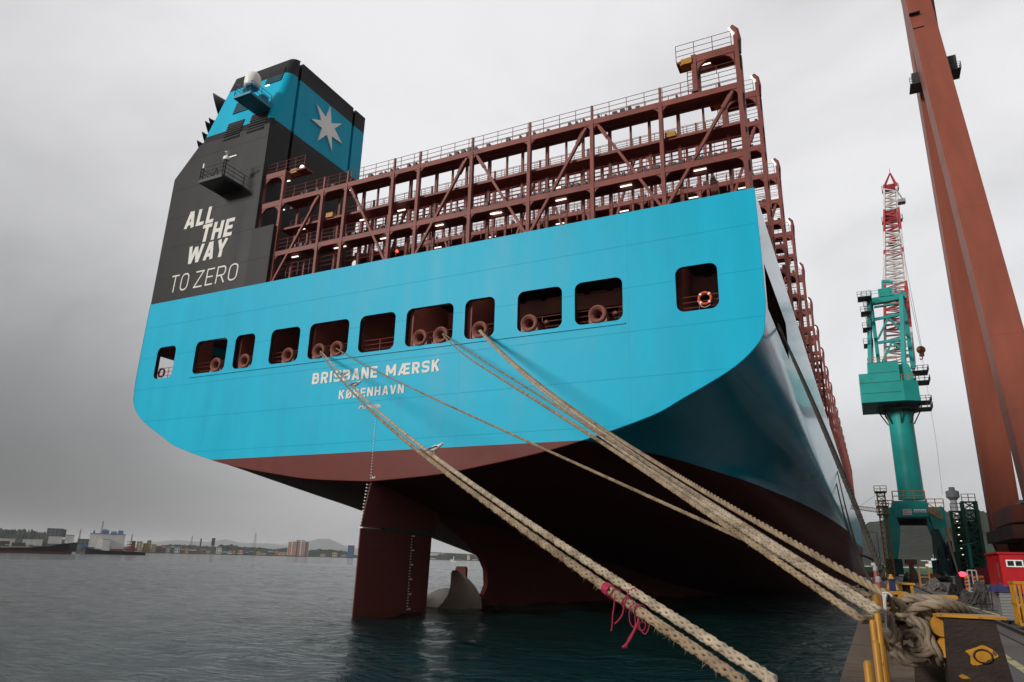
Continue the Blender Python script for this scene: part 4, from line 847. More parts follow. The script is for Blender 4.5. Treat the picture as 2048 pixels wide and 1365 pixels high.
# coil of hawser heaped on the bollard
def z7(x, y): return (1700+x/5.807, 1130+y/5.807)
def cp(pts, Y, n=90): return smooth_path([P(*z7(q[0], q[1]), Y+(q[2] if len(q) > 2 else 0)) for q in pts], n)
b = MB(); Rc = .049
cir = lambda cx, cy, rx, ry, a0, a1, n=12, d0=0, d1=0: [(cx+rx*math.cos(t), cy+ry*math.sin(t), d0+(d1-d0)*k/(n-1)) for k, t in enumerate(np.linspace(a0, a1, n))]
for pts, Y in [
 ([(380, 330), (470, 390), (560, 440), (640, 560, .1), (600, 640, .2)], 8.25),
 ([(600, 500, .1), (620, 430), (700, 385), (820, 395), (950, 405), (1100, 430), (1230, 465, .1), (1330, 530, .2), (1420, 600, .4)], 8.4),
 ([(560, 470, .2), (660, 440), (760, 470), (850, 500), (1000, 530, .2), (1150, 520, .3), (1280, 560, .4)], 8.65),
 ([(1300, 560, .3), (1150, 480, .1), (1000, 465), (880, 470), (760, 510), (660, 570), (580, 600), (530, 575, .1), (545, 520, .3)], 8.3),
 ([(700, 480, .2), (820, 560), (930, 620), (1030, 690, .1), (1120, 720, .2)], 8.45),
 (cir(750, 880, 215, 215, -2.0, 3.6, 18, .1, 0), 8.2), (cir(735, 900, 255, 235, -2.5, 2.7, 18, .25, .1), 8.45),
 (cir(730, 900, 120, 115, -2.6, 2.6, 12, 0, .1), 8.25), (cir(720, 880, 165, 170, 0.6, 5.8, 14, .2, .0), 8.35),
 ([(420, 590), (480, 680), (500, 800), (520, 920, .1), (600, 1030, .2)], 8.15),
 ([(700, 640, .1), (800, 660), (880, 760), (930, 880), (1000, 990), (1100, 1080, .1), (1200, 1140, .2)], 8.1),
 ([(640, 660, .2), (760, 690), (840, 800), (880, 920), (960, 1040), (1080, 1140, .1), (1190, 1190, .2)], 8.3),
 ([(880, 700, .2), (1000, 780), (1120, 800, .1), (1250, 810, .3)], 8.5), ([(900, 830, .2), (1000, 860), (1120, 850, .1), (1250, 860, .3)], 8.6),
 ([(820, 1010, .3), (900, 1000, .2), (1000, 1100, .2), (1120, 1180, .2), (1230, 1230, .3)], 8.5),
 ([(360, 560), (430, 620, .05), (560, 690, .2), (650, 720, .3)], 8.3), ([(300, 540, -.1), (420, 650, .05), (540, 760, .2), (600, 860, .3)], 8.4),
 ([(940, 640, .3), (1080, 660, .2), (1200, 690, .3)], 8.7), ([(880, 610, .4), (1000, 600, .3), (1180, 620, .4)], 8.8)]:
    braid(b, cp(pts, Y), Rc, plait=False, per=9, ns=6, fuzz=25)
b.build('rope_coil', M_ROPE3, None, 'full', 'tangled heap of thick brown hawser wound on the near bollard', 'rope coil')
b = MB()
for pts in [[(375, 330), (400, 325), (450, 330), (490, 370)], [(385, 330), (395, 450), (405, 560), (410, 680), (430, 760)], [(400, 340), (405, 470), (412, 600), (420, 720)], [(425, 335), (410, 400), (415, 540)], [(330, 500), (310, 545), (305, 580)], [(250, 440), (290, 460), (300, 480), (270, 430), (255, 455)], [(360, 760), (400, 745), (440, 760), (420, 780), (370, 770)]]: b.tube(cp(pts, 7.95, 24), .0085, 5)
b.build('lashing_cord', M_CORD, None, False, 'thin white cord tying the ropes beside the yellow posts', 'cord')
# yellow guard frames along the quay edge
M_YEL2 = mat('yellow guard paint', (0.30, 0.135, 0.008), 0.42, var=.18, vscale=5, col2=(0.07, 0.03, 0.012), c2amt=(.63, .68), c2scale=14)
def guard(top, Y, w, lab, leg=None, plate=.25):
    t_ = P(*top, Y); g = thing('guard_frame', lab, 'guard post', (t_[0], Y, QZ), 'yellow guard frames on the quay edge')
    b = MB(); b.lathe([(w/2, 0), (w/2, t_[2]-QZ-w*.3), (w*.3, t_[2]-QZ)], (t_[0], Y, QZ), (0, 0, 1), 16); b.lathe([(w*1.5, 0), (w*1.5, .02)], (t_[0], Y, QZ+.015), (0, 0, 1), 12); b.build('post', M_YEL2, g, smooth=True)
    if plate:
        b = MB(); h = t_[2]-QZ; b.prism([(t_[0]-w*.22, Y+.02, QZ+.05), (t_[0]-w*.22, Y+plate+.25, QZ+.05), (t_[0]-w*.22, Y+plate*.6, QZ+h*.82), (t_[0]-w*.22, Y+.02, QZ+h*.9)], (w*.44, 0, 0)); b.build('side_plate', M_YEL2, g)
    if leg:
        f = PZ(*leg, QZ+.02); b = MB(); b.bar((t_[0], Y, t_[2]-.12), f, w*.7, w*.7); b.build('brace', M_YEL2, g)
        MB().bar(f+np.array([-.01, 0, .09]), f, w*.9, w*.9).build('foot', M_BLACK, g)
guard((1735, 1322), 2.9, .030, 'nearest yellow guard post at the bottom edge, round capped pipe', None, .12)
guard((1751, 1282), 4.1, .036, 'second yellow guard post from the bottom edge', None, .3)
guard((1745, 1240), 5.6, .042, 'yellow guard post left of the tall pair, in front of the ropes', None, .5)
guard((1754, 1226), 6.2, .044, 'tall yellow guard post right beside the white cord', (1784, 1312), .5)
guard((1752, 1189), 9.6, .085, 'far yellow guard frame with block head under the ropes', (1776, 1228), .3)
# more bollards farther along
def bollard(u0, v0, u1, Y, lab, disc=True, h2=.55):
    a, c = P(u0, v0, Y), P(u1, v0, Y); z = a[2]; g = thing('mooring_bollard', lab, 'bollard', ((a[0]+c[0])/2, Y, QZ), 'yellow topped bollards on the quay')
    MB().box(a[0]-.05, c[0]+.05, Y, Y+.5, z-.05, z).build('top_plate', M_YEL, g)
    w = c[0]-a[0]
    for x in (a[0]+w*.02, c[0]-w*.22): MB().box(x, x+w*.2, Y+.05, Y+.45, QZ, z-.05).build('post', M_YEL, g)
    MB().box(a[0]+w*.22, c[0]-w*.22, Y+.2, Y+.3, QZ, z-.05).build('web_plate', M_BLACK, g)
    if disc: MB().lathe([(.16, -.02), (.17, 0), (.17, .5)], (c[0]+.02, Y-.1, z-.17), (0, 1, 0), 18).build('crossbar', M_YEL, g, smooth=True)
bollard(1834, 1190, 1908, 14, 'wide yellow bollard frame just behind the rope heap', False)
bollard(1780, 1184, 1808, 16.5, 'small yellow bollard with round bar end beside the blue box', True)
bollard(1797, 1166, 1826, 25, 'farther yellow bollard with curved slots, right of the blue box', False)
def cabinet(u0, v0, u1, v1, Y, d, m, name, lab, cat, group=None, lid=None):
    a, c = P(u0, v0, Y), P(u1, v1, Y); g = thing(name, lab, cat, ((a[0]+c[0])/2, Y, QZ), group); z1 = a[2]
    MB().box(a[0], c[0], Y, Y+d, QZ+.04, z1).build('body', m, g); MB().box(a[0]-.03, c[0]+.03, Y-.03, Y+d+.03, z1, z1+.04).build('lid', lid or m, g); MB().box(a[0]+.03, c[0]-.03, Y+.03, Y+d-.03, QZ, QZ+.04).build('plinth', M_BLACK, g); return g
cabinet(1777, 1161, 1793, 1183, 26, .5, mat('dark blue paint', (.012, .018, .055), .5), 'cable_box', 'dark blue box standing between the yellow bollards', 'box')
q = P(1781, 1149, 42); g = thing('yellow_hood', 'yellow pyramid shaped hood beyond the blue box', 'hood', (q[0], 42, QZ)); b = MB(); w = .26; b.hexa([(q[0]-w, 42-w, QZ+.3), (q[0]+w, 42-w, QZ+.3), (q[0]+w, 42+w, QZ+.3), (q[0]-w, 42+w, QZ+.3)], [(q[0]-.06, 41.94, q[2]), (q[0]+.06, 41.94, q[2]), (q[0]+.06, 42.06, q[2]), (q[0]-.06, 42.06, q[2])]); b.build('hood', M_YEL, g); MB().box(q[0]-.2, q[0]+.2, 41.8, 42.2, QZ, QZ+.3).build('base', M_YEL, g)
M_RP = mat('faded red paint', (.26, .055, .04), .6, var=.2, vscale=5); M_GP = mat('galvanised', (.24, .24, .24), .5)
for u, v, Y, lab in [(1751, 1142, 24, 'faded red post with pale cap at the quay edge, left of the rope ends'), (1757, 1165, 20, 'short red post at the quay edge nearest the rope bundle')]:
    q = P(u, v, Y); g = thing('edge_post', lab, 'post', (q[0], Y, QZ), 'red posts at the quay edge'); MB().lathe([(.06, 0), (.055, q[2]-QZ)], (q[0], Y, QZ), (0, 0, 1), 12).build('post', M_RP, g, smooth=True); MB().lathe([(.065, 0), (.065, .1), (.03, .14)], (q[0], Y, q[2]), (0, 0, 1), 12).build('cap', M_GP, g, smooth=True)
# heaps, crate, basket
def heap(name, lab, cat, u0, u1, vt, Y, d, m, strands=26, r=.03, seed=1, jit=.3):
    rg = np.random.default_rng(seed); x0, x1 = P(u0, vt, Y)[0], P(u1, vt, Y)[0]; h = P((u0+u1)/2, vt, Y)[2]-QZ; cx, w = (x0+x1)/2, (x1-x0)/2
    b = MB(); V = []
    for i in range(10):
        t = i/9; row = []
        for k in range(19):
            a = 2*math.pi*k/18; rr = math.cos(t*math.pi/2)**.6*(1+jit*.5*math.sin(3*a+seed)+jit*.3*math.sin(7*a+2*seed)*(1-t)); row.append((cx+w*rr*math.cos(a)*.95, Y+d/2+d/2*rr*math.sin(a), QZ+h*(.55+.40*math.sin(a*2+seed*1.7)*math.sin(seed+3.3*t)+.2*math.cos(a))*math.sin(t*math.pi/2)*(1+.18*math.sin(5*a+seed))))
        V.append(row)
    b.grid(V)
    for s in range(strands):
        a0 = rg.random()*6.28; pts = []
        for k in range(7):
            t = .1+.8*abs(math.sin(k*.8+s)); a = a0+k*(.25+.3*rg.random()); rr = math.cos(t*math.pi/2)**.6*1.02; pts.append((cx+w*rr*math.cos(a), Y+d/2+d/2*rr*math.sin(a), QZ+h*(.58+.40*math.sin(a*2+seed*1.7)*math.sin(seed+3.3*t)+.2*math.cos(a))*math.sin(t*math.pi/2)+.03))
        b.tube(smooth_path(pts, 30), r, 5)
    return b.build(name, m, None, True, lab, cat)
M_NET = mat('grey net', (.055, .048, .046), .9, var=.4, vscale=6, bump=.03, bscale=20); M_NETB = mat('black net', (.010, .0085, .009), .9, var=.4, vscale=8, bump=.03, bscale=18); M_SCR = mat('scrap metal', (.10, .09, .085), .6, var=.6, vscale=7, bump=.05, bscale=12, col2=(.03, .03, .035), c2scale=4)
heap('net_heap', 'grey brown heap of netting and rope on the open quay', 'net heap', 1918, 1978, 1164, 33, 1.4, M_NET, 50, .02, 3)
heap('black_bundle', 'black bundle of tarred net standing left of the grey net heap', 'bundle', 1893, 1932, 1158, 37, 1.2, M_NETB, 40, .03, 5, .1)
heap('scrap_heap', 'low heap of pale and dark scrap in the middle of the quay', 'scrap heap', 1842, 1892, 1159, 54, 2.0, M_SCR, 40, .05, 8)
g = thing('slatted_crate', 'light grey slatted crate on a dark pallet near the yellow basket', 'crate', (P(2013, 1200, 23)[0], 23, QZ))
a, c = P(1998, 1184, 23), P(2034, 1184, 23); M_CR = mat('pale grey plastic', (.17, .17, .17), .6)
MB().box(a[0], c[0], 23, 23.5, QZ+.09, a[2]).build('body', M_CR, g); b = MB()
for z in np.arange(QZ+.12, a[2], .075): b.box(a[0]-.015, c[0]+.015, 22.98, 23.52, z, z+.035)
b.build('slats', M_CR, g); b = MB()
for x in np.linspace(a[0], c[0]-.08, 3): b.box(x, x+.08, 22.97, 23.53, QZ, QZ+.07)
b.box(a[0]-.03, c[0]+.03, 22.96, 23.54, QZ+.07, QZ+.09); b.build('pallet', M_BLACK, g)
b = MB(); V = []
for i in range(12):
    row = []
    for k in range(16):
        sx, sy = -1+2*k/15, -1+2*i/11; e = max(abs(sx), abs(sy)); row.append(((a[0]+c[0])/2-.04+sx*.36, 23.25+sy*.32, a[2]+.012+.105*max(0, 1-e**8)*(1+.45*math.sin(7*sx+2+2*sy)+.4*math.sin(5*sy+4*sx)+.2*math.sin(13*sx-6*sy))-.1*max(0, e-.9)*2))
    V.append(row)
b.grid(V); b.build('blue_tarp', mat('blue tarpaulin', (.018, .018, .065), .55, bump=.01, bscale=14), None, 'full', 'crumpled dark blue tarpaulin lying on the grey crate', 'tarpaulin')
g = thing('mesh_basket', 'yellow steel basket with upright bars at the right picture edge', 'basket', (P(2045, 1215, 21)[0], 21, QZ))
a = P(2026, 1166, 21); x0, x1 = a[0], a[0]+.95; z1 = a[2]; b = MB()
for z in (QZ+.08, (QZ+z1)/2, z1-.03):
    for yy_ in (21, 21.75): b.box(x0, x1, yy_, yy_+.05, z, z+.06)
    for xx in (x0, x1-.05): b.box(xx, xx+.05, 21.05, 21.75, z, z+.06)
b.build('frame', M_YEL, g); b = MB()
for x in np.arange(x0, x1, .085): b.box(x, x+.045, 21.01, 21.04, QZ+.1, z1)
for y_ in np.arange(21.05, 21.75, .09): b.box(x0+.01, x0+.04, y_, y_+.045, QZ+.1, z1)
b.build('bars', M_YEL, g); MB().box(x0+.06, x1-.06, 21.08, 21.72, QZ+.1, QZ+(z1-QZ)*.45).build('side_panel', M_YEL, g)
# red site cabin
g = thing('red_cabin', 'bright red site cabin with white framed window under the orange crane', 'cabin', (P(2020, 1170, 52)[0], 52, QZ)); M_CAB = mat('red cabin paint', (.34, .006, .010), .5, var=.12, vscale=2)
a = P(1997, 1108, 52); x0, x1, z1 = a[0], a[0]+4.2, a[2]
MB().box(x0, x1, 52, 57.5, QZ+.1, z1).build('wall', M_CAB, g); MB().box(x0-.1, x1+.1, 51.9, 57.6, z1, z1+.1).build('roof', M_CAB, g); MB().box(x0+.1, x1-.1, 52.1, 57.4, QZ, QZ+.1).build('base', M_BLACK, g)
w0, w1 = P(2011, 1120, 51.95), P(2048, 1135, 51.95); f = MB()
xm = (w0[0]+w1[0])/2
for bx in [(w0[0], w1[0], w0[2]-.06, w0[2]), (w0[0], w1[0], w1[2], w1[2]+.06), (w0[0], w0[0]+.06, w1[2]+.06, w0[2]-.06), (w1[0]-.06, w1[0], w1[2]+.06, w0[2]-.06), (xm-.04, xm+.04, w1[2]+.06, w0[2]-.06)]: f.box(bx[0], bx[1], 51.93, 52.0, bx[2], bx[3])
f = f.build('window', M_WHITE, g); MB().box(w0[0]+.06, w1[0]-.06, 51.97, 51.99, w1[2]+.06, w0[2]-.06).build('pane', mat('dark glass', (.015, .018, .018), .1), f)
b = MB(); b.box(x0-.03, x0, 53, 54, QZ+.9, z1-.5); b.build('shutter', mat('dull red shutter', (.2, .03, .025), .6), g)
# beacon, barrier boards, small things beyond
q = P(1925, 1149, 70); g = thing('warning_beacon', 'glowing red warning light on the quay below the yellow hoses', 'warning light', (q[0], 70, QZ)); MB().blob(q, (.30, .15, .2), 14, 8).build('lamp', mat('red glow', (1, .03, .05), .4, var=0, emit=4), g, smooth='full'); MB().tube([(q[0], 70, QZ), q], .05, 6).build('stand', M_BLACK, g); MB().box(q[0]-.2, q[0]+.2, 69.85, 70.15, QZ, QZ+.15).build('base', M_BLACK, g)
for k, (u, v) in enumerate([(1936, 1152), (1946, 1150), (1959, 1152)]):
    q = P(u, v, 58); g = thing('barrier_board', ['orange and black barrier board left of the white gate frame', 'orange and black barrier board inside the white gate frame', 'orange and black barrier board right of the white gate frame'][k], 'barrier board', (q[0], 58, QZ), 'orange barrier boards on the quay')
    MB().box(q[0]-.22, q[0]+.22, 58, 58.06, QZ+.1, q[2]).build('board', mat('barrier orange', (.40, .09, .02), .6), g); b = MB()
    for z in np.arange(QZ+.25, q[2]-.1, .22): b.hexa([(q[0]-.2, 57.985, z), (q[0]+.2, 57.985, z+.08), (q[0]+.2, 58, z+.08), (q[0]-.2, 58, z)], [(q[0]-.2, 57.985, z+.1), (q[0]+.2, 57.985, z+.18), (q[0]+.2, 58, z+.18), (q[0]-.2, 58, z+.1)])
    b.build('stripes', M_BLACK, g); MB().box(q[0]-.28, q[0]+.28, 57.8, 58.3, QZ, QZ+.1).build('foot', M_GP, g)
g = thing('gate_frame', 'white pipe gate frame between the orange barrier boards', 'gate', (P(1943, 1165, 57)[0], 57, QZ)); a, c = P(1934, 1141, 57), P(1952, 1141, 57); b = MB()
for x in (a[0], (a[0]+c[0])/2, c[0]): b.tube([(x, 57, QZ), (x, 57, a[2])], .045, 6)
for z in (QZ+.2, a[2]): b.tube([(a[0], 57, z), (c[0], 57, z)], .045, 6)
b.build('frame', M_GP, g); MB().box(a[0]-.1, c[0]+.1, 56.8, 57.2, QZ, QZ+.06).build('foot', M_GP, g)
g = thing('pipe_stand', 'small dark bent pipe stand on the quay by the grey crate', 'stand', (P(1968, 1195, 30)[0], 30, QZ)); b = MB(); c = P(1968, 1182, 30)
for dx in (-.16, .0, .17): b.tube([(c[0]+dx, 30, QZ), (c[0]+dx+.03, 30, c[2]-.05), (c[0]+dx+.1, 30.2, c[2])], .018, 5)
b.tube([(c[0]-.2, 30, QZ+.2), (c[0]+.22, 30, QZ+.22)], .018, 5); b.tube([(c[0]-.2, 30.2, QZ+.01), (c[0]+.3, 30.0, QZ+.01)], .02, 5); b.build('frame', M_BLACK, g); MB().box(c[0]-.25, c[0]+.25, 29.9, 30.25, QZ, QZ+.02).build('base', M_BLACK, g)
# fenders floating between ship and quay
for k, (y, lab) in enumerate([(85, 'black floating fender nearest the stern'), (130, 'black floating fender second from the stern'), (180, 'black floating fender third from the stern')]):
    b = MB(); b.lathe([(.2, 0), (.9, .5), (1.05, 1.2), (1.05, 4.2), (.9, 4.9), (.2, 5.4)], (-2.0, y+16, .5), (0, 1, 0), 18); b.build('floating_fender', M_BLACK, None, True, lab+' between hull and quay', 'fender', 'floating fenders')
# ------------------------------------------------------------------ gantry crane leg
M_OR = mat('orange red crane paint', (0.195, 0.050, 0.028), 0.5, var=.14, vscale=.5, bump=.02, bscale=.5, col2=(.165, .046, .028), c2amt=(.5, .75), c2scale=.9, stretch=(1, 1, .12)); M_OR2 = mat('brown crane steel', (0.10, 0.035, 0.022), 0.6, var=.2, vscale=.5)
cr = thing('gantry_crane', 'tall orange red gantry crane leg rising out of the picture at right', 'gantry crane', (18, 115, QZ))
def boxleg(flt, flb, w_t, w_b, dy, name):
    t, bt = np.asarray(flt), np.asarray(flb); b = MB()
    q = lambda c, w: [c, c+[w, 0, 0], c+[w, dy, 0], c+[0, dy, 0]]
    b.hexa(q(bt, w_b), q(t, w_t)); s = b                             # stiffener/weld ribs and small rungs on the wide face
    for k in range(11):
        f = (k+.5)/11; c = bt+(t-bt)*f; w = w_b+(w_t-w_b)*f; s.box(c[0]-.015, c[0]+w+.015, c[1]-.015, c[1]+dy, c[2]-.04, c[2]+.04)
    return b.build(name, M_OR, cr)
nl_t, nl_b = P(1810.8, 0, 116), P(2053, 970, 99.5)
wt = P(1860.5, 0, 116)[0]-nl_t[0]; wb = P(2140, 985, 99.5)[0]-nl_b[0]
ext = (nl_t-nl_b)*.25; foot = (nl_b-nl_t)*.07
boxleg(nl_t+ext, nl_b+foot, wt*.97, wb, 4.2, 'leg')
fl_t, fl_b = P(1808, 0, 118.5), P(1990, 1085, 131)
wt2 = 4.4; wb2 = P(2043, 1085, 131)[0]-P(1990, 1085, 131)[0]
boxleg(fl_t+(fl_t-fl_b)*.22, fl_b, wt2, wb2+.6, 3.6, 'leg')
tp = nl_t+ext; MB().box(tp[0]-1, tp[0]+7, tp[1]-1, tp[1]+9, tp[2]-4, tp[2]+4).build('leg_head', M_OR, cr)
def gplat(u, v, Y, w, h, side):
    q = P(u, v, Y); b = MB(); b.box(q[0]-w/2, q[0]+w/2, Y, Y+3, q[2]-h/2, q[2]-h/2+.15); railing(b, [(q[0]-w/2, Y, q[2]-h/2+.15), (q[0]+w/2, Y, q[2]-h/2+.15), (q[0]+w/2, Y+3, q[2]-h/2+.15)], 1.1, 3, .04)
    b.box(q[0]-w*.25, q[0]+w*.35, Y+.8, Y+2, q[2]-h/2+.15, q[2]+h/2); return b.build('access_platform', M_DARK, cr)
gplat(1832, 153, 117.5, 2.0, 2.6, 0); gplat(1905, 122, 115, 2.0, 3.2, 1)
for v in (30, 60, 290, 300, 340, 470, 620): 
    q = P(1818+v*.262, v, 115.0); MB().box(q[0]-.6, q[0]+1.0, q[1]-.6, q[1]+.2, q[2]-.05, q[2]+.05).build('step_iron', M_BLACK, cr)
# sill beam, machinery block and bogies
a, c = P(1990, 1015, 118), P(1990, 1072, 118)
MB().box(P(2002, 1040, 112)[0], 24.5, 103, 119, c[2]+1.0, P(2010, 1020, 112)[2]).build('machinery_house', M_OR, cr)
MB().box(P(2000, 1060, 100)[0], 24.0, 92, 112, P(2010, 1082, 100)[2], P(2010, 1068, 100)[2]+.6).build('sill_beam', M_OR2, cr)
zs = P(2010, 1082, 100)[2]; b = MB()
MB().hexa([(fl_b[0]+1, 132, QZ+1), (fl_b[0]+4, 132, QZ+1), (fl_b[0]+4, 134, QZ+1), (fl_b[0]+1, 134, QZ+1)], [(fl_b[0], 131.2, fl_b[2]), (fl_b[0]+5, 131.2, fl_b[2]), (fl_b[0]+5, 134.4, fl_b[2]), (fl_b[0], 134.4, fl_b[2])]).build('strut', M_OR2, cr)
for k in range(5):
    y = 93+k*4; MB().bar((15.2+.4, y, zs), (16.4, y+1.6, QZ+1.0), 1.0, .7).build('strut', M_OR2, cr); MB().bar((21.5, y, zs), (20.6, y-1.0, QZ+1.0), 1.0, .7).build('strut', M_OR2, cr)
for k in range(9): y = 93+k*5; MB().box(15.9, 21.5, y, y+3.4, QZ+.05, QZ+1.0).build('bogie', M_DARK, cr)
b = MB(); u0 = P(2032, 1006, 105); b.box(u0[0], u0[0]+1.0, 105, 106, P(2032, 1012, 105)[2]-.6, u0[2]); u1 = P(2040, 1000, 105); b.box(u1[0], u1[0]+1.6, 105, 106.2, P(2032, 1012, 105)[2]-.6, u1[2]); b.build('cooling_unit', M_GP, cr)
b = MB(); q = P(2046, 1028, 103.9); b.box(q[0]-.6, q[0]+2, 103.8, 103.98, q[2]-.5, q[2]+.5); b.build('opening', M_BLACK, cr)
# ------------------------------------------------------------------ teal jib crane
M_TQ = mat('teal crane paint', (0.008, 0.235, 0.215), 0.42, var=.1, vscale=.3); M_TQ2 = mat('lighter teal patch', (0.03, 0.25, 0.21), 0.5, var=.1); M_ORR = mat('orange handrail', (.36, .13, .04), .55); M_JR = mat('jib red', (.30, .03, .035), .5); M_JW = mat('jib white', (.50, .47, .46), .5)
YC = 180
T = lambda u, v, Y=YC: P(u, v, Y)
jc = thing('jib_crane', 'tall teal portal jib crane with red and white lattice boom on the quay', 'jib crane', (T(1832, 1150)[0], YC, QZ))
cx = T(1822.5, 991)[0]; rc = (T(1849, 991)[0]-T(1796, 991)[0])/2
zb_, zt_ = T(1822, 1000)[2], T(1800, 822)[2]
b = MB(); b.lathe([(rc*1.03, zb_), (rc, zb_+1), (rc*.97, zt_-3), (rc*1.12, zt_)], (cx, YC, 0), (0, 0, 1), 36); b.build('column', M_TQ, jc, smooth=True)
b = MB(); b.lathe([(rc*1.2, zt_-.6), (rc*1.75, zt_-.2), (rc*1.75, zt_+.1), (rc*1.2, zt_+.3)], (cx, YC, 0), (0, 0, 1), 24)
for k in range(14): a = k*2*math.pi/14; railing(b, [(cx+rc*1.72*math.cos(a), YC+rc*1.72*math.sin(a), zt_), (cx+rc*1.72*math.cos(a+.45), YC+rc*1.72*math.sin(a+.45), zt_)], 1.2, 2, .06, 1.5)
for k in range(8): a = k*math.pi/4; b.bar((cx+rc*math.cos(a), YC+rc*math.sin(a), zt_-3.2), (cx+rc*1.6*math.cos(a), YC+rc*1.6*math.sin(a), zt_-.4), .25)
b.build('slewing_platform', M_DARK, jc)
# machinery house
x0, x1 = T(1722, 797)[0], T(1835, 788)[0]; z0, z1 = T(1780, 816)[2], T(1780, 777)[2]
b = MB(); ch = 3; b.prism([(x0, 172.5, z0), (x1-ch, 172.5, z0), (x1, 174, z0), (x1, 187, z0), (x0, 187, z0)], (0, 0, z1-z0)); b.build('machinery_house', M_TQ, jc)
xa, xb = T(1737, 760)[0], T(1797, 755)[0]; zu = T(1765, 738)[2]
MB().box(xa, xb, 173.6, 186, z1, zu).build('machinery_house', M_TQ, jc); MB().box(xa-2, xa, 174.5, 185, z1, zu-2.2).build('switch_room', M_TQ, jc)
xd = T(1824, 755)[0]; b = MB(); b.prism([(xb+.02, 175, z1), (xd, 175, z1), (xd, 175, zu-3.0), (xb+2, 175, zu-.5), (xb+.02, 175, zu-.5)], (0, 10, 0)); b.build('operator_cab', M_TQ, jc)
b = MB()
for z in np.arange(z0+2, zu, 2.4): b.box(x0-.03 if z < z1 else xa-.03, (x1-ch if z < z1 else xb)-.3, 172.44 if z < z1 else 173.54, 172.5 if z < z1 else 173.6, z, z+.07)
b.build('panel_seam', M_DARK, jc)
b = MB(); railing(b, [(x0+.1, 173.2, z1), (x0+.1, 186, z1)], 1.3, 2, .06, 2); railing(b, [(xb+.2, 172.6, z1), (x1-.3, 174.2, z1), (x1-.3, 186, z1)], 1.3, 2, .06, 1.5); railing(b, [(xa+.2, 173.8, zu), (xb-.2, 173.8, zu)], 1.2, 2, .06, 2); b.build('railing', M_ORR, jc)
for k, (u, v) in enumerate([(1846, 805), (1848, 818), (1840, 745), (1843, 765)]):
    b = MB(); q = T(u, v, 178); b.box(q[0]-1.6, q[0]+1.6, 176, 181, q[2]-.12, q[2]); railing(b, [(q[0]-1.6, 176, q[2]), (q[0]+1.6, 176, q[2]), (q[0]+1.6, 181, q[2])], 1.1, 2, .06, 1.2); b.build('access_platform', M_DARK, jc)
# A-frame
def col4(uv0, uv1, Y0, Y1, w): b = MB(); b.bar(T(*uv0, Y0), T(*uv1, Y1), w); b.build('frame_leg', M_TQ, jc)
col4((1741, 734), (1738, 602), 176, 181, .85); col4((1758, 731), (1742, 606), 184, 183, .8); col4((1808, 730), (1803, 592), 176, 181, .85); col4((1826, 738), (1806, 596), 184, 183, .85)
b = MB(); b.bar(T(1735, 606, 182), T(1812, 592, 182), 1.6, 1.5); b.build('head_beam', M_TQ, jc)
b = MB()
for a_, c_, w in [((1746, 640), (1802, 629), .6), ((1756, 686), (1806, 679), .6), ((1756, 679), (1776, 637), .45), ((1777, 637), (1802, 661), .45), ((1765, 724), (1784, 684), .45), ((1785, 684), (1808, 704), .45)]: b.bar(T(*a_, 180), T(*c_, 180), w)
b.build('frame_brace', M_TQ, jc)
for u, v, w in [(1729, 598, 3), (1732, 628, 2.2), (1735, 660, 2), (1737, 692, 2)]:
    b = MB(); q = T(u, v, 179); b.box(q[0]-w/2, q[0]+w/2, 177, 181, q[2]-.1, q[2]); railing(b, [(q[0]-w/2, 177, q[2]), (q[0]+w/2, 177, q[2]), (q[0]+w/2, 181, q[2])], 1.2, 2, .05, 1.1); b.build('access_platform', M_DARK, jc)
for (u0, v0), (u1, v1) in [((1726, 606), (1731, 628)), ((1731, 630), (1735, 660)), ((1735, 662), (1737, 692)), ((1737, 694), (1740, 735))]:
    b = MB()
    for dx in (0, .9): b.bar(T(u0, v0, 178)+[dx, 0, 0], T(u1, v1, 178)+[dx, 0, 0], .12)
    for k in range(8): q = T(u0+(u1-u0)*k/8, v0+(v1-v0)*k/8, 178); b.bar(q, q+[.9, 0, 0], .08)
    b.build('stair', M_DARK, jc)
b = MB(); railing(b, [T(1722, 597, 181)+[0, 0, 0], T(1800, 586, 181)], 1.4, 2, .05, 2.2); q0 = T(1748, 615, 181); b.bar(q0, T(1795, 608, 181), .9, .3); q = T(1768, 575, 182); b.box(q[0]-1.4, q[0]+1.6, 181, 183, q[2]-2.6, q[2]-.6); b.bar(T(1766, 590, 182), T(1765, 562, 182), .5); b.bar(T(1765, 563, 182), T(1786, 565, 182), .6); b.build('head_gear', M_TQ, jc)
# lattice boom: four chords, lacing, painted in bands
def lattice(c0, c1, w0, w1, n, m_of, parent, name, r=.2, rl=.09, depth=None):
    c0, c1 = np.asarray(c0, float), np.asarray(c1, float)
    def ring(f): c = c0+(c1-c0)*f; w = (w0+(w1-w0)*f)/2; d = w if depth is None else depth*w; return [c+[-w, -d, 0], c+[w, -d, 0], c+[w, d, 0], c+[-w, d, 0]]
    groups = []
    for i in range(n):
        A, B = ring(i/n), ring((i+1)/n); m_ = m_of(i/n); 
        if not groups or groups[-1][0] is not m_: groups.append((m_, MB()))
        b = groups[-1][1]
        for k in range(4):
            b.bar(A[k], B[k], r*2); b.bar(A[k], A[(k+1) % 4], rl*2)
            b.bar(A[k], B[(k+1) % 4], rl*2) if i % 2 else b.bar(A[(k+1) % 4], B[k], rl*2)
    for m_, b in groups: b.build(name, m_, parent)
def bands(f):
    for f1, m_ in [(.16, M_JW), (.42, M_JR), (.56, M_JW), (.59, M_JR), (.70, M_JW), (.84, M_JR), (.95, M_JW), (2, M_JR)]:
        if f < f1: return m_
p0 = (T(1770, 745, 187)+T(1829, 740, 187))/2; w0 = T(1829, 742, 187)[0]-T(1770, 742, 187)[0]
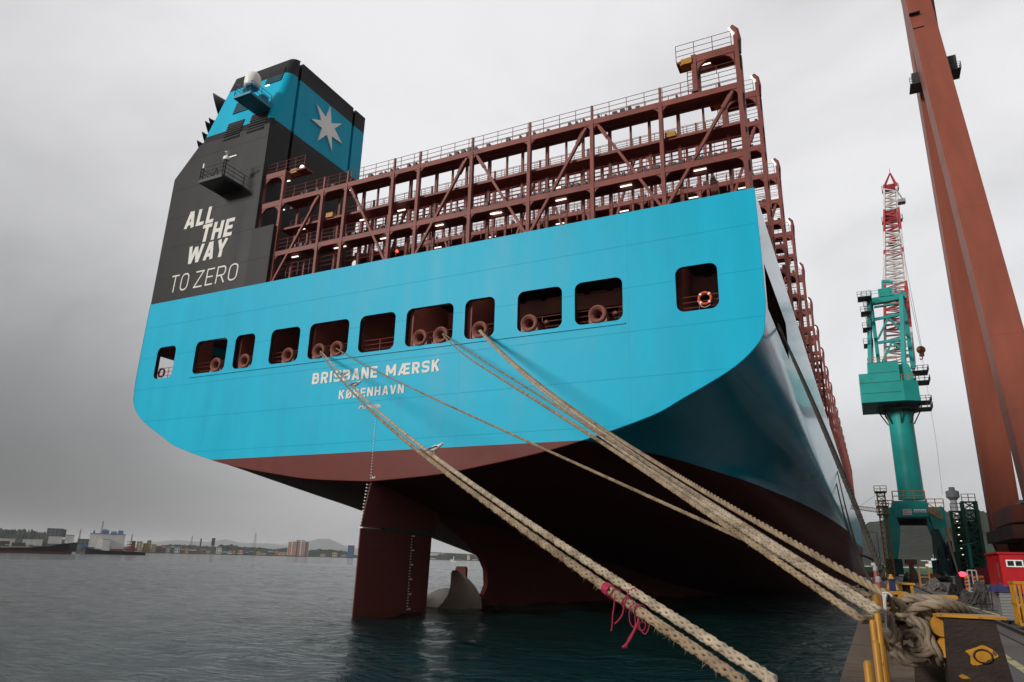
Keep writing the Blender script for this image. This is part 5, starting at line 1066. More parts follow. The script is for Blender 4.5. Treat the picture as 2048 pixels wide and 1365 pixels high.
pe = (T(1768, 373, 205)+T(1792, 373, 205))/2; w1 = T(1792, 373, 205)[0]-T(1768, 373, 205)[0]
lattice(p0, pe, w0, w1, 38, bands, jc, 'boom', .24, .11)
tip = T(1780, 347, 206); b = MB()
for dx, dy in ((-w1/2, -1), (w1/2, -1), (w1/2, 1), (-w1/2, 1)): b.bar(pe+[dx, dy, 0], tip, .32)
b.bar(pe+[-w1/2, 0, 0], pe+[w1/2+.4, 0, 0], 1.2, .8); b.bar(tip, tip+[0, 0, 1.5], .12); b.build('boom_head', M_JR, jc)
for v, w, h in [(443, 5.0, 3.2), (378, 4.2, 1.6), (495, 2.4, 2.6), (700, 2, 3)]:
    f = (745-v)/372; c = p0+(pe-p0)*f; b = MB(); b.box(c[0]-w/2, c[0]+w/2, c[1]-1, c[1]+1, c[2]-h/2, c[2]-h/2+.2); railing(b, [(c[0]-w/2, c[1]-1, c[2]-h/2), (c[0]+w/2, c[1]-1, c[2]-h/2)], 1.4, 3, .06, 1); b.box(c[0]-w*.3, c[0]+w*.3, c[1]-.6, c[1]+.6, c[2]-h/2+.2, c[2]+h/2); b.build('winch_deck', M_JR, jc)
b = MB(); k = T(1790, 392, 197); b.box(k[0]+.4, k[0]+2.2, 196, 198, k[2]-2.5, k[2]-1.6); b.bar(k+[.4, 0, 2], k+[2, 0, -2.3], .3); b.build('sheave_bracket', M_GP, jc)
hk = T(1842, 700, 190); b = MB()
for du in (-3, 3): b.tube([T(1797+du, 470, 195), T(1842+du*.4, 694, 190)], .045, 4)
b.tube([T(1790, 380, 197), T(1797, 470, 195)], .05, 4); b.tube([T(1772, 500, 190), T(1762, 590, 182)], .04, 4); b.tube([T(1774, 500, 190), T(1770, 590, 182)], .04, 4); b.tube([hk-[0, 0, 2], T(1872, 880, 188), T(1885, 990, 186)], .03, 4); b.build('hoist_cable', M_GP, jc)
b = MB(); b.lathe([(0, -.9), (.75, -.6), (1.0, 0), (.75, .6), (0, .9)], hk, (0, 1, 0), 16); b.box(hk[0]-.5, hk[0]+.5, hk[1]-.5, hk[1]+.5, hk[2]-1.6, hk[2]-.6); b.tube([hk+[0, 0, -1.5], hk+[.1, 0, -2.2], hk+[-.35, 0, -2.5], hk+[-.5, 0, -2.1]], .15, 6); b.build('hook_block', mat('hook block ochre', (.20, .085, .02), .5), jc)
# portal
z8 = lambda x, y: (1700+x/5.687, 960+y/5.687)
q = lambda x, y, Y=172: T(*z8(x, y), Y)
xl, xr, zt2, zb2 = q(490, 330)[0], q(885, 330)[0], q(680, 238)[2], q(690, 420)[2]
MB().box(xl, xr, 172, 188, zb2, zt2).build('portal_girder', M_TQ, jc)
ll_, lr = q(385, 400)[0], q(1085, 400)[0]; zs2 = q(450, 312)[2]
zk1, zk2, zf = q(480, 550)[2], q(500, 710)[2], q(510, 900)[2]
for Yl in (172.2, 183.5):
    for nm, xo, xi, so, si in [('leg', ll_, xl-.01, .55, 1.4), ('leg', lr, xr+.01, -.2, -.3)]:
        dy = 4.3
        def ringx(f, z, Yl=Yl): 
            o = xo+so*f; i_ = (xi+(q(575, 520)[0]-xl if xo < xi else q(930, 450)[0]-xr)*(1-abs(f-.4)*1.2 if f < .4 else 1)) if False else xi+((1.35 if xo < xi else 0.0) if f < .3 else 0)
            return o, i_
        P4 = lambda a, c, z: [(min(a, c), Yl, z), (max(a, c), Yl, z), (max(a, c), Yl+dy, z), (min(a, c), Yl+dy, z)]
        if xo < xi: lv = [(zs2, ll_, xl), (zk1, q(415, 550)[0], q(575, 545)[0]), (zk2, q(430, 710)[0], q(570, 700)[0]), (zf, q(455, 880)[0], q(545, 880)[0])]
        else: lv = [(zs2, xr, lr), (q(980, 440)[2], xr+.2, lr), (zk1, q(960, 560)[0], lr), (zk2, q(1035, 735)[0], q(1085, 700)[0]), (zf, q(1060, 880)[0], q(1100, 880)[0])]
        lgp = None
        for (za_, a1, a2), (zc_, c1, c2) in zip(lv[:-1], lv[1:]):
            b = MB(); b.hexa(P4(c1, c2, zc_), P4(a1, a2, za_)); mm = M_TQ2 if abs(za_-zk1) < .01 else M_TQ; b.build('leg', mm, jc)
M_BOG = mat('dark teal bogie', (.006, .05, .05), .5)
for x in ((q(455, 880)[0]+q(545, 880)[0])/2, (q(1060, 880)[0]+q(1100, 880)[0])/2):
    for y in (173, 179, 185): b = MB(); b.box(x-1.5, x+1.5, y, y+3.6, QZ+.3, zf); b.lathe([(.7, -.5), (.7, .5)], (x, y+.8, QZ+.7), (1, 0, 0), 14); b.lathe([(.7, -.5), (.7, .5)], (x, y+2.8, QZ+.7), (1, 0, 0), 14); b.build('bogie', M_BOG, jc)
b = MB()
for x0_, y0_, x1_, y1_ in [(990, 780, 1100, 1060), (1100, 700, 1200, 1060), (1130, 820, 1230, 1085)]:
    a, c = q(x0_, y0_, 170), q(x1_, y1_, 170); b.box(a[0], c[0], 168, 171, max(QZ, c[2]), a[2])
for k in range(9): b.bar(q(930+k*9, 560, 171), q(960+k*25, 900, 169), .25)
b.build('cable_reel_gear', mat('dark machinery', (.008, .022, .023), .5), jc)
for (xa_, ya_, xb_, yb_) in [(598, 335, 705, 400), (722, 335, 868, 370)]:
    a, c = q(xa_, ya_, 171.97), q(xb_, yb_, 171.97); s = MB().box(a[0], c[0], 171.9, 171.99, c[2], a[2]).build('sign_board', M_WHITE, jc); b = MB(); hh = (a[2]-c[2])
    for r_ in range(2 if xa_ > 700 else 3):
        x = a[0]+.15
        while x < c[0]-.25: w = .15+.25*rng.random(); b.box(x, min(x+w, c[0]-.1), 171.86, 171.9, c[2]+hh*(.15+.3*r_), c[2]+hh*(.30+.3*r_)); x += w+.12
    b.build('sign_writing', M_JR if xa_ < 700 else M_DARK, s)
b = MB(); railing(b, [(xl+.2, 172.1, zt2), (xr-.2, 172.1, zt2)], 2.0, 2, .1, 2); railing(b, [(xr, 172.1, zs2), (lr, 172.1, zs2)], 1.6, 2, .08, 1.6); railing(b, [(ll_, 172.1, zs2), (xl, 172.1, zs2)], 1.4, 2, .08, 1.6)
b.bar(q(895, 355, 171), q(1045, 450, 171), 1.0, .4); railing(b, [q(895, 355, 170.5), q(1045, 450, 170.5)], 1.5, 2, .09, 1.4); b.bar(q(900, 380, 171), q(1040, 300, 171), .2); b.build('stair', M_ORR, jc)
MB().box(q(555, 440)[0], q(905, 440)[0], 181, 183, q(700, 490)[2], zb2).build('cross_girder', M_BLACK, jc)
# yellow striped hose masts at the crane foot
for k, (x0_, y0_, x1_, y1_) in enumerate([(1085, 550, 1235, 1040), (1135, 550, 1285, 1030)]):
    a, c = q(x0_, y0_, 160), q(x1_, y1_, 160); g = thing('hose_mast', ['left of two slanting yellow masts at the crane foot', 'right of two slanting yellow masts at the crane foot'][k], 'mast', (c[0], 160, QZ), 'yellow masts at the crane foot'); MB().bar(a, (c[0], 160, QZ), .3).build('mast', mat('ochre mast', (.30, .12, .03), .6), g); MB().bar(a+[0, -.2, -1.5], a+[.9, -.2, -8], .22).build('hose', M_GP, g)
# ------------------------------------------------------------------ other towers on the quay
M_OCH = mat('ochre lattice', (.26, .13, .035), .6); M_GRN = mat('dark green scaffold', (.012, .060, .038), .55)
def ltower(name, lab, cat, tl, tr, bl, Y, m, nsec, parts_jib=None, r=.12, floors=False, dep=None):
    a, c, d = P(*tl, Y), P(*tr, Y), P(*bl, Y); w = c[0]-a[0]; g = thing(name, lab, cat, ((a[0]+c[0])/2, Y, QZ)); cx_ = (a[0]+c[0])/2
    lattice((cx_, Y+w/2, QZ), (cx_, Y+w/2, a[2]), w, w, nsec, lambda f: m, g, 'lattice_frame', r, r*.45)
    if floors:
        b = MB()
        for k in range(1, nsec+1): z = QZ+(a[2]-QZ)*k/nsec; b.box(cx_-w/2, cx_+w/2, Y, Y+w, z-.12, z); railing(b, [(cx_-w/2, Y, z), (cx_+w/2, Y, z)], 1.1, 2, .05, 1.2)
        b.build('floor', m, g)
    return g, cx_, w, a[2]
g, cx_, w, zt3 = ltower('mast_tower', 'narrow ochre lattice mast left of the teal crane', 'mast', (1753, 982), (1768, 980), (1766, 1150), 165, M_OCH, 16, r=.13)
b = MB()
for v in (985, 1014, 1030): z = P(1760, v, 165)[2]; b.box(cx_-w*.8, cx_+w*.8, 164, 168, z, z+.15); railing(b, [(cx_-w*.8, 164, z), (cx_+w*.8, 164, z)], 1.2, 2, .06, 1)
b.build('landing', M_OCH, g)
a, c = P(1764, 1018, 168), P(1700, 1011, 168); b = MB()
for dz in (0, -.9):
    b.bar(a+[0, 0, dz], c+[0, 0, dz*.6], .12)
for k in range(14): f = k/14; p_, q_ = a+(c-a)*f, a+(c-a)*(f+1/14); b.bar(p_, q_-[0, 0, .9], .07); b.bar(p_-[0, 0, .9], p_, .07)
b.bar(P(1760, 985, 168), c+(a-c)*.3, .05); b.build('jib', M_OCH, g)
g, cx_, w, zt3 = ltower('scaffold_tower', 'tall dark green scaffold tower right of the teal crane', 'scaffold tower', (1924, 1003), (1951, 1001), (1942, 1135), 132, M_GRN, 9, r=.2, floors=True)
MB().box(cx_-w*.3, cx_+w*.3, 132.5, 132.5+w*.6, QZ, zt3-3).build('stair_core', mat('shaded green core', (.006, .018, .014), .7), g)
g2, cx2, w2, zt4 = ltower('scaffold_tower', 'lower dark green scaffold tower with small lamps, beside the tall one', 'scaffold tower', (1902, 1022), (1922, 1022), (1920, 1135), 134, M_GRN, 8, r=.16, floors=True)
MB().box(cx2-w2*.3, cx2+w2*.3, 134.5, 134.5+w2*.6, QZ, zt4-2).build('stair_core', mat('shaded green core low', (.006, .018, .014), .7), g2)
for (x, y) in [(195, 388), (195, 473), (215, 543), (215, 626), (240, 696), (243, 780), (262, 853)]:
    c = P(1880+x/5.69, 960+y/5.69, 133.6); MB().box(c[0]-.11, c[0]+.11, 133.5, 133.7, c[2]-.04, c[2]+.04).build('lamp', M_LAMP, g2)
g = thing('teal_pole', 'slim teal pole in front of the green scaffold towers', 'pole', (P(1942, 1137, 110)[0], 110, QZ)); c = P(1937, 1090, 110); MB().lathe([(.2, QZ), (.16, c[2])], (c[0], 110, 0), (0, 0, 1), 10).build('pole', M_TQ2, g, smooth=True); MB().bar((c[0]-.6, 110, c[2]), (c[0]+.9, 110, c[2]+.3), .12).build('arm', M_TQ2, g)
g = thing('lamp_pole', 'thin grey lamp pole left of the ochre mast', 'lamp pole', (P(1758, 1130, 150)[0], 150, QZ)); c = P(1754, 1066, 150); MB().lathe([(.16, QZ), (.1, c[2])], (c[0], 150, 0), (0, 0, 1), 10).build('pole', M_GP, g, smooth=True); MB().bar((c[0], 150, c[2]), (c[0]-1.6, 150, c[2]+.2), .16).build('arm', M_GP, g)
g = thing('work_trestle', 'rusty brown portal trestle on the far quay under the crane', 'trestle', (P(1822, 1165, 85)[0], 85, QZ)); a, c = P(1811, 1119, 85), P(1833, 1119, 85); b = MB()
for x in (a[0]+.4, c[0]-.4):
    for y in (85, 88): b.bar((x, y, QZ), (x, y, a[2]-.4), .16)
b.build('legs_frame', M_OR2, g); MB().box(a[0], c[0], 84.8, 88.3, a[2]-.5, a[2]).build('deck_beam', M_OR2, g)
g = thing('pallet_rack', 'dark rack frame with pale edges between trestle and scrap heap', 'rack', (P(1846, 1168, 60)[0], 60, QZ)); a, c = P(1837, 1134, 60), P(1856, 1134, 60); b = MB()
for x in (a[0], c[0]):
    for y in (60, 61.2): b.bar((x, y, QZ), (x, y, a[2]), .09)
for z in (QZ+.3, QZ+.8, a[2]):
    b.bar((a[0], 60, z), (c[0], 60, z), .08); b.bar((a[0], 61.2, z), (c[0], 61.2, z), .08)
b.build('frame', M_OCH, g); MB().box(a[0]+.1, c[0]-.1, 60.1, 61.1, QZ+.3, a[2]-.5).build('load', M_DARK, g)
M_RC = mat('dull red container', (.16, .012, .014), .55); M_SITE = mat('dark site clutter', (.03, .028, .027), .7, var=.6, vscale=2)
cabinet(1950, 1137, 1977, 1162, 95, 3, M_RC, 'red_container', 'dull red container left of the red cabin, farther off', 'container'); cabinet(1972, 1130, 1984, 1165, 100, 3, mat('pinkish red container', (.25, .04, .045), .55), 'red_container', 'pinkish narrow container end just left of the red cabin', 'container')
cabinet(1861, 1148, 1876, 1158, 120, 2, mat('orange site fence', (.35, .11, .02), .6), 'orange_bin', 'orange bin beyond the scrap heap', 'bin')
heap('site_clutter', 'dark jumble of parts under the crane portal', 'clutter', 1806, 1838, 1141, 90, 5, M_SITE, 30, .1, 21)
heap('site_clutter', 'dark heap of hoses at the foot of the crane right leg', 'clutter', 1868, 1905, 1146, 100, 5, M_SITE, 30, .1, 23)
# green hulled ship beyond the quay end
def side_ship(name, lab, u0, u1, vdeck, vwater, Y, hullm, boot, parts, depth=18, bow=1, cat='ship', group=None, bootz=1.5):
    a, c = P(u0, (vdeck+vwater)/2, Y), P(u1, (vdeck+vwater)/2, Y); zd = P((u0+u1)/2, vdeck, Y)[2]; L_ = c[0]-a[0]; g = thing(name, lab, cat, ((a[0]+c[0])/2, Y, 0), group)
    for nm, za_, zb__, m_, ins in (('hull', bootz, zd, hullm, 0), ('boot_top', -1.5, bootz, boot, .02)):
        b = MB(); o = [(a[0], Y), (c[0]-.12*L_, Y), (c[0], Y+depth/2), (c[0]-.12*L_, Y+depth), (a[0], Y+depth)] if bow > 0 else [(c[0], Y), (c[0], Y+depth), (a[0]+.12*L_, Y+depth), (a[0], Y+depth/2), (a[0]+.12*L_, Y)]
        b.prism([(x, y+ins, za_) for x, y in o], (0, 0, zb__-za_)); b.build(nm, m_, g)
    for nm, m_, bx in parts:
        b = MB()
        for (p0_, v0_, p1_, v1_) in bx: A, C = P(p0_, v0_, Y+depth*.3), P(p1_, v1_, Y+depth*.3); b.box(min(A[0], C[0]), max(A[0], C[0]), Y+depth*.3, Y+depth*.7, min(A[2], C[2]), max(A[2], C[2]))
        b.build(nm, m_, g)
    return g
M_GH = mat('green hull', (.06, .16, .085), .5); M_RB = mat('red boot top', (.13, .03, .025), .6); M_SW = mat('ship white', (.60, .59, .57), .5)
side_ship('cargo_ship', 'green hulled ship with white bridge seen beyond the quay under the crane', 1690, 1890, 1135, 1150, 420, M_GH, M_RB, [('superstructure', M_SW, [(1852, 1128, 1880, 1136), (1857, 1122, 1876, 1128.2), (1864, 1117, 1873, 1122.2), (1868, 1109, 1869, 1118), (1843, 1121, 1857, 1122.5), (1742, 1126, 1765, 1136), (1748, 1118, 1762, 1126), (1755, 1111, 1757, 1118)]), ('deck_rail', M_SW, [(1695, 1133.6, 1852, 1135)]), ('deck_house', M_OR2, [(1800, 1137, 1835, 1145)])], 20, 1, bootz=P(1800, 1146, 420)[2])
side_ship('cargo_ship', 'white decked ship partly hidden behind the scaffold towers', 1912, 1990, 1133, 1150, 430, mat('slate hull', (.05, .05, .055), .5), M_RB, [('superstructure', M_SW, [(1920, 1126, 1940, 1134), (1926, 1120, 1936, 1126.2)])], 18, 1, bootz=.5)
# ------------------------------------------------------------------ far land
def PD(u, v, dist): d = ray(u, v); return d*(dist/np.hypot(d[0], d[1]))+CAM
def hv(u): # horizon row at column u
    r = -(AR[2]*(u-1024)/FPX+AF[2])/AU[2]*FPX; return 682.5-r
def ridge(name, pts, d0, depth, m, rough, seed, kind=True, n=140, label=None, back=1.0):
    rg = np.random.default_rng(seed); us = [p_[0] for p_ in pts]; vs = [p_[1] for p_ in pts]; V = []
    uu = np.linspace(us[0], us[-1], n); nz_ = rg.normal(0, 1, (n, 12)); ker = np.ones(3)/3
    prof = [(-.35, 0), (-.28, .22), (-.2, .42), (-.12, .66), (-.05, .88), (0, 1), (.08, .95), (.3, .6), (.6, .25), (1.0, 0)]
    for j, (s, hf) in enumerate(prof):
        row = []
        for i, u in enumerate(uu):
            v = np.interp(u, us, vs); top = PD(u, v, d0)[2]; q_ = PD(u, hv(u), d0+s*depth); row.append((q_[0], q_[1], max(-2, top*hf*(1+rough*nz_[i, j]*(hf > 0)))))
        V.append(row)
    return MB().grid(V).build(name, m, None, 'full', kind='structure')
M_HILL = mat('wooded hill', (.014, .016, .012), .9, var=.4, vscale=.03, bump=3, bscale=.05, col2=(.022, .027, .016), c2scale=.006, c2amt=(.5, .56), detail=9); M_MT = mat('far mountain', (.05, .06, .055), .9, var=.25, vscale=.003); M_WOOD = mat('shore woods', (.022, .030, .020), .9, var=.6, vscale=.09, bump=4, bscale=.1, detail=8)
ridge('hills', [(1600, 1085), (1690, 1062), (1715, 1058), (1740, 1048), (1765, 1043), (1800, 1037), (1840, 1031), (1885, 1024), (1900, 1022), (1940, 1024), (1965, 1020), (1995, 1024), (2048, 1030), (2140, 1034), (2300, 1060)], 1400, 900, M_HILL, .012, 3, n=160)
ridge('distant_mountains', [(150, 1098), (300, 1085), (350, 1080), (400, 1085), (430, 1082), (447, 1078), (475, 1085), (500, 1089), (530, 1087), (560, 1092), (595, 1090), (614, 1083), (635, 1077.5), (655, 1078), (668, 1083), (690, 1093), (720, 1099), (800, 1104), (880, 1108), (900, 1112), (960, 1118), (1000, 1124)], 20000, 5000, M_MT, .012, 5, n=200)
ridge('wooded_shore', [(-120, 1056), (0, 1057.5), (25, 1059), (50, 1061), (85, 1066), (100, 1073), (150, 1086), (200, 1092), (300, 1097), (323, 1091), (345, 1089), (375, 1091), (410, 1092.5), (432, 1093), (440, 1089.5), (470, 1091), (476, 1094), (520, 1095.5), (545, 1099), (560, 1097), (575, 1097), (600, 1106), (618, 1101), (640, 1099), (665, 1100), (690, 1103), (705, 1110), (800, 1120), (880, 1110), (895, 1107), (930, 1109), (960, 1113), (1000, 1122)], 1750, 500, M_WOOD, .055, 9, n=520)
b = MB(); V = []
for u in np.linspace(-300, 1100, 40): p1, p2 = PD(u, hv(u), 1480), PD(u, hv(u), 25500); V.append([(p1[0], p1[1], -1), (p1[0], p1[1], 1.6), (p2[0], p2[1], 3)])
structure(MB().grid(V), 'far_shore', mat('far shore ground', (.09, .085, .075), .9, var=.3, vscale=.02))
V = []
for u in np.linspace(1550, 2400, 30): p1, p2 = PD(u, hv(u), 560), PD(u, hv(u), 25000); V.append([(p1[0], p1[1], -1), (p1[0], p1[1], 2.4), (p2[0], p2[1], 3)])
structure(MB().grid(V), 'far_yard', mat('far yard ground', (.06, .058, .05), .9, var=.3, vscale=.02))
def farbox(b, u0, v0, u1, v1, dist, depth, roof=0.0):
    um, vm = (u0+u1)/2, (v0+v1)/2; c = PD(um, vm, dist); k = dist*math.hypot(1, 0)/FPX; r = _n(np.array([c[0], c[1], 0])); s = np.array([r[1], -r[0], 0])
    z0, z1 = max(PD(um, v1, dist)[2], 1.5 if dist > 1400 else -1), PD(um, v0, dist)[2]; e0, e1 = PD(u0, vm, dist), PD(u1, vm, dist); w0, w1 = (e0-c)@s, (e1-c)@s
    base = np.array([c[0], c[1], 0]); q = lambda z, i=0: [base+s*(w0+i)+[0, 0, z], base+s*(w1-i)+[0, 0, z], base+s*(w1-i)+r*depth+[0, 0, z], base+s*(w0+i)+r*depth+[0, 0, z]]
    b.hexa(q(z0), q(z1))
    if roof: m0, m1 = base+s*w0+r*depth/2+[0, 0, z1+roof], base+s*w1+r*depth/2+[0, 0, z1+roof]; Q = q(z1); b.add([Q[0], Q[1], Q[2], Q[3], m0, m1], [(0, 1, 5, 4), (2, 3, 4, 5), (0, 4, 3), (1, 2, 5)])
    return base, r, s, z0, z1, w0, w1
def fmat(n, c, v=.12): return mat(n, c, .7, var=v, vscale=.12)
FM = {'white': fmat('town white', (.58, .56, .53)), 'grey': fmat('town grey', (.16, .16, .16)), 'pink': fmat('town pink', (.60, .40, .34)), 'cream': fmat('town cream', (.45, .38, .25)), 'blue': fmat('town blue', (.09, .15, .24)), 'red': fmat('town red', (.20, .055, .045)), 'brown': fmat('town brown', (.15, .11, .085)), 'yellow': fmat('town yellow', (.40, .30, .13)), 'dark': fmat('town dark', (.05, .055, .06)), 'green': fmat('town green', (.06, .15, .12))}
M_WINB = mat('far windows', (.05, .055, .065), .3)
def building(u0, v0, u1, v1, dist, colr, lab, cat='building', name='building', group=None, roof=None, win=True, depth=25, rh=0.0):
    b = MB(); base, r, s, z0, z1, w0, w1 = farbox(b, u0, v0, u1, v1, dist, depth); g = thing(name, lab, cat, base, group); b.build('wall', FM[colr], g)
    rb = MB(); ct = base+r*(depth/2); hw = (w1-w0)/2; o = base+s*(w0+w1)/2
    if rh: rb.add([base+s*w0-r*.5+[0, 0, z1], base+s*w1-r*.5+[0, 0, z1], base+s*w1+r*(depth+.5)+[0, 0, z1], base+s*w0+r*(depth+.5)+[0, 0, z1], base+s*w0+r*depth/2+[0, 0, z1+rh], base+s*w1+r*depth/2+[0, 0, z1+rh]], [(0, 1, 5, 4), (2, 3, 4, 5), (0, 4, 3), (1, 2, 5), (0, 3, 2, 1)])
    else: rb.add([o+s*sx*hw*1.02+r*(depth*.5+sy*depth*.51)+[0, 0, z] for z in (z1, z1+.8) for sx, sy in ((-1, -1), (1, -1), (1, 1), (-1, 1))], [(0, 3, 2, 1), (4, 5, 6, 7), (0, 1, 5, 4), (1, 2, 6, 5), (2, 3, 7, 6), (3, 0, 4, 7)])
    rb.build('roof', FM[roof or 'grey'], g)
    if win:
        nz = min(9, max(1, int((z1-z0)/4.2))); nx = min(5, max(2, int((w1-w0)/6)))
        for k in range(nz):
            for i in range(nx):
                xa_ = w0+(w1-w0)*(i+.25)/nx; xb_ = w0+(w1-w0)*(i+.75)/nx; za_ = z0+(z1-z0)*(k+.35)/nz; zb__ = z0+(z1-z0)*(k+.75)/nz
                MB().add([base+s*xa_-r*.15+[0, 0, za_], base+s*xb_-r*.15+[0, 0, za_], base+s*xb_-r*.15+[0, 0, zb__], base+s*xa_-r*.15+[0, 0, zb__]], [(0, 1, 2, 3)]).build('window', M_WINB, g)
    return g, base, r, s, z0, z1, w0, w1
# port buildings at far left
building(178, 1068.5, 249, 1098, 1500, 'white', 'big white silo warehouse with blue roof gear across the water', name='warehouse', roof='blue', win=False, depth=60)[0]
g = building(204, 1080, 219, 1100, 1480, 'white', 'small white annex in front of the big white warehouse', name='annex', win=False)[0]
b = MB()
for u0, v0, u1, v1 in [(186, 1063, 190, 1068), (203, 1062, 218, 1068), (236, 1063, 247, 1068), (222, 1065, 234, 1068), (206, 1060.5, 213, 1063)]: farbox(b, u0, v0, u1, v1, 1520, 15, 2)
b.build('roof_plant', FM['blue'], None, False, 'blue roof plant on top of the big white warehouse', 'roof plant')
building(92, 1058, 125, 1084, 1540, 'grey', 'grey blue industrial block behind the white tanks', roof='blue', depth=30); building(96, 1073, 124, 1088, 1500, 'white', 'white shed with green roof edge left of the tall tank', name='shed', roof='green', win=False); building(130, 1071, 148, 1087, 1500, 'white', 'white tank house with green roof beside the shed', name='shed', roof='green', win=False); building(120, 1060, 132, 1075, 1560, 'brown', 'narrow brown process tower between the sheds', name='process_tower', win=False)
building(155, 1079, 178, 1090, 1550, 'grey', 'low grey factory left of the big warehouse'); building(-30, 1077, 30, 1090, 1500, 'white', 'long pale shed behind the black tanker', name='shed', win=False); building(44, 1079, 80, 1090, 1510, 'white', 'second pale shed behind the tanker bridge', name='shed', win=False)
# waterfront town
town = [(262, 1083, 270, 1103, 'red'), (272, 1084, 284, 1104, 'cream'), (285, 1088, 296, 1104, 'yellow'), (293, 1082, 302, 1103, 'yellow'), (302, 1090, 312, 1105, 'cream'), (312, 1093, 322, 1106, 'brown'), (322, 1096, 331, 1106, 'grey'), (332, 1099, 340, 1107, 'white'), (341, 1095, 348, 1107, 'grey'), (349, 1098, 359, 1108, 'white'), (360, 1101, 369, 1108, 'brown'), (370, 1100, 376, 1109, 'pink'), (378, 1102, 392, 1109, 'brown'), (392, 1097, 399, 1110, 'brown'), (400, 1101, 411, 1110, 'grey'), (413, 1104, 420, 1111, 'white'), (432, 1096, 443, 1112, 'white'), (444, 1106, 454, 1113, 'brown'), (455, 1104, 464, 1113, 'white'), (466, 1104, 470, 1113, 'pink'), (476, 1101, 485, 1114, 'pink'), (488, 1107, 496, 1115, 'grey'), (498, 1105, 506, 1115, 'blue'), (512, 1106, 522, 1116, 'cream'), (523, 1109, 532, 1116, 'white'), (535, 1105, 546, 1117, 'brown'), (546, 1105, 557, 1117, 'pink'), (558, 1107, 574, 1117, 'pink'), (570, 1111, 582, 1118, 'white'), (584, 1108, 600, 1118, 'white'), (602, 1109, 616, 1118, 'blue'), (640, 1110, 650, 1120, 'white'), (664, 1106, 674, 1120, 'cream'), (682, 1112, 692, 1121, 'white'), (716, 1108, 726, 1122, 'grey')]
kinds = {'red': 'dark red', 'cream': 'cream', 'yellow': 'yellowish', 'brown': 'brown', 'grey': 'grey', 'white': 'white', 'pink': 'pinkish', 'blue': 'pale blue'}
near_t = ['between the barge and the wooded ridge', 'below the two chimneys', 'below the dark tower', 'left of the apartment towers', 'at the foot of the apartment towers', 'right of the apartment towers']
cnt = {}
for i, (u0, v0, u1, v1, c) in enumerate(town):
    pl = near_t[0 if u0 < 330 else 1 if u0 < 415 else 2 if u0 < 480 else 3 if u0 < 570 else 4 if u0 < 620 else 5]; sz = 'tall' if v1-v0 > 13 else 'low'
    lab = f'{sz} {kinds[c]} waterfront house {pl}'; k = cnt.get(lab, 0); cnt[lab] = k+1
    if k: lab = f'{sz} {kinds[c]} waterfront house {pl}, {["", "second", "third", "fourth"][k]} from the left'
    building(u0, v0, u1, v1, 1495+rng.random()*60, c, lab, 'house', 'waterfront_house', 'houses of the waterfront town', roof=['grey', 'blue', 'red', 'brown'][i % 4] if v1-v0 < 13 else None, rh=0 if v1-v0 > 12 else 2.5, depth=14)
# apartment towers
M_SALM = mat('salmon stripe', (.40, .17, .13), .7); ag = thing('apartment_block', 'row of tall pink and white apartment towers on the far shore', 'apartment block', PD(596, 1112, 1500)*np.array([1, 1, 0])+[0, 0, 1.6])
for i, (u0, u1, vt) in enumerate([(575, 583, 1083), (583.3, 591, 1081), (591.3, 601, 1079.5), (601.3, 609, 1081), (609.3, 617, 1084)]):
    b = MB(); bb = farbox(b, u0, vt, u1, 1117, 1500-2*(i % 2), 22); farbox(b, u0+2.5, vt-2, u1-2, vt+.1, 1502, 12); b.build('tower', FM['white'], ag); base, r, s, z0, z1, w0, w1 = bb
    for k in range(int((z1-z0)/3.2)):
        z = z0+2+3.2*k; xa_, xb_ = w0+(w1-w0)*.08, w0+(w1-w0)*.92; MB().add([base+s*xa_-r*.2+[0, 0, z], base+s*xb_-r*.2+[0, 0, z], base+s*xb_-r*.2+[0, 0, z+1.0], base+s*xa_-r*.2+[0, 0, z+1.0]], [(0, 1, 2, 3)]).build('window_band', M_WINB, ag)
    for fx in (.26, .74): x = w0+(w1-w0)*fx; MB().add([base+s*(x-.8)-r*.25+[0, 0, z0], base+s*(x+.8)-r*.25+[0, 0, z0], base+s*(x+.8)-r*.25+[0, 0, z1-3], base+s*(x-.8)-r*.25+[0, 0, z1-3]], [(0, 1, 2, 3)]).build('pink_stripe', M_SALM, ag)
building(695, 1092, 708, 1119, 1490, 'blue', 'blue glass tower block left of the rudder', 'tower block', 'tower_block', depth=20); building(423, 1077, 430, 1092, 2300, 'dark', 'dark slab tower rising over the wooded ridge', 'tower block', 'tower_block', depth=20)
building(400, 1078, 403, 1092, 2300, 'dark', 'slim dark chimney over the wooded ridge', 'chimney', 'chimney', win=False, depth=6)
M_MAST = mat('faded mast', (.16, .10, .09), .6)
def fmast(u, v0, v1, dist, lab, w=2.2): c = PD(u, v0, dist); z1 = c[2]; g = thing('lattice_mast', lab, 'mast', (c[0], c[1], 2), 'lattice masts on the far shore'); lattice((c[0], c[1], 2), (c[0], c[1], z1), w*2.6, w*.5, 12, lambda f: M_MAST, g, 'lattice_frame', .16, .08)
fmast(385, 1072, 1092, 2200, 'pale lattice mast left of the slim chimney'); fmast(512, 1066, 1097, 2000, 'tall red lattice mast over the wooded ridge left of the apartments', 3); fmast(207, 1042, 1066, 1700, 'lattice mast behind the white warehouse'); fmast(162, 1058, 1085, 1700, 'lattice mast left of the white warehouse', 1.5); fmast(265, 1068, 1090, 1700, 'lattice mast right of the white warehouse', 1.5)
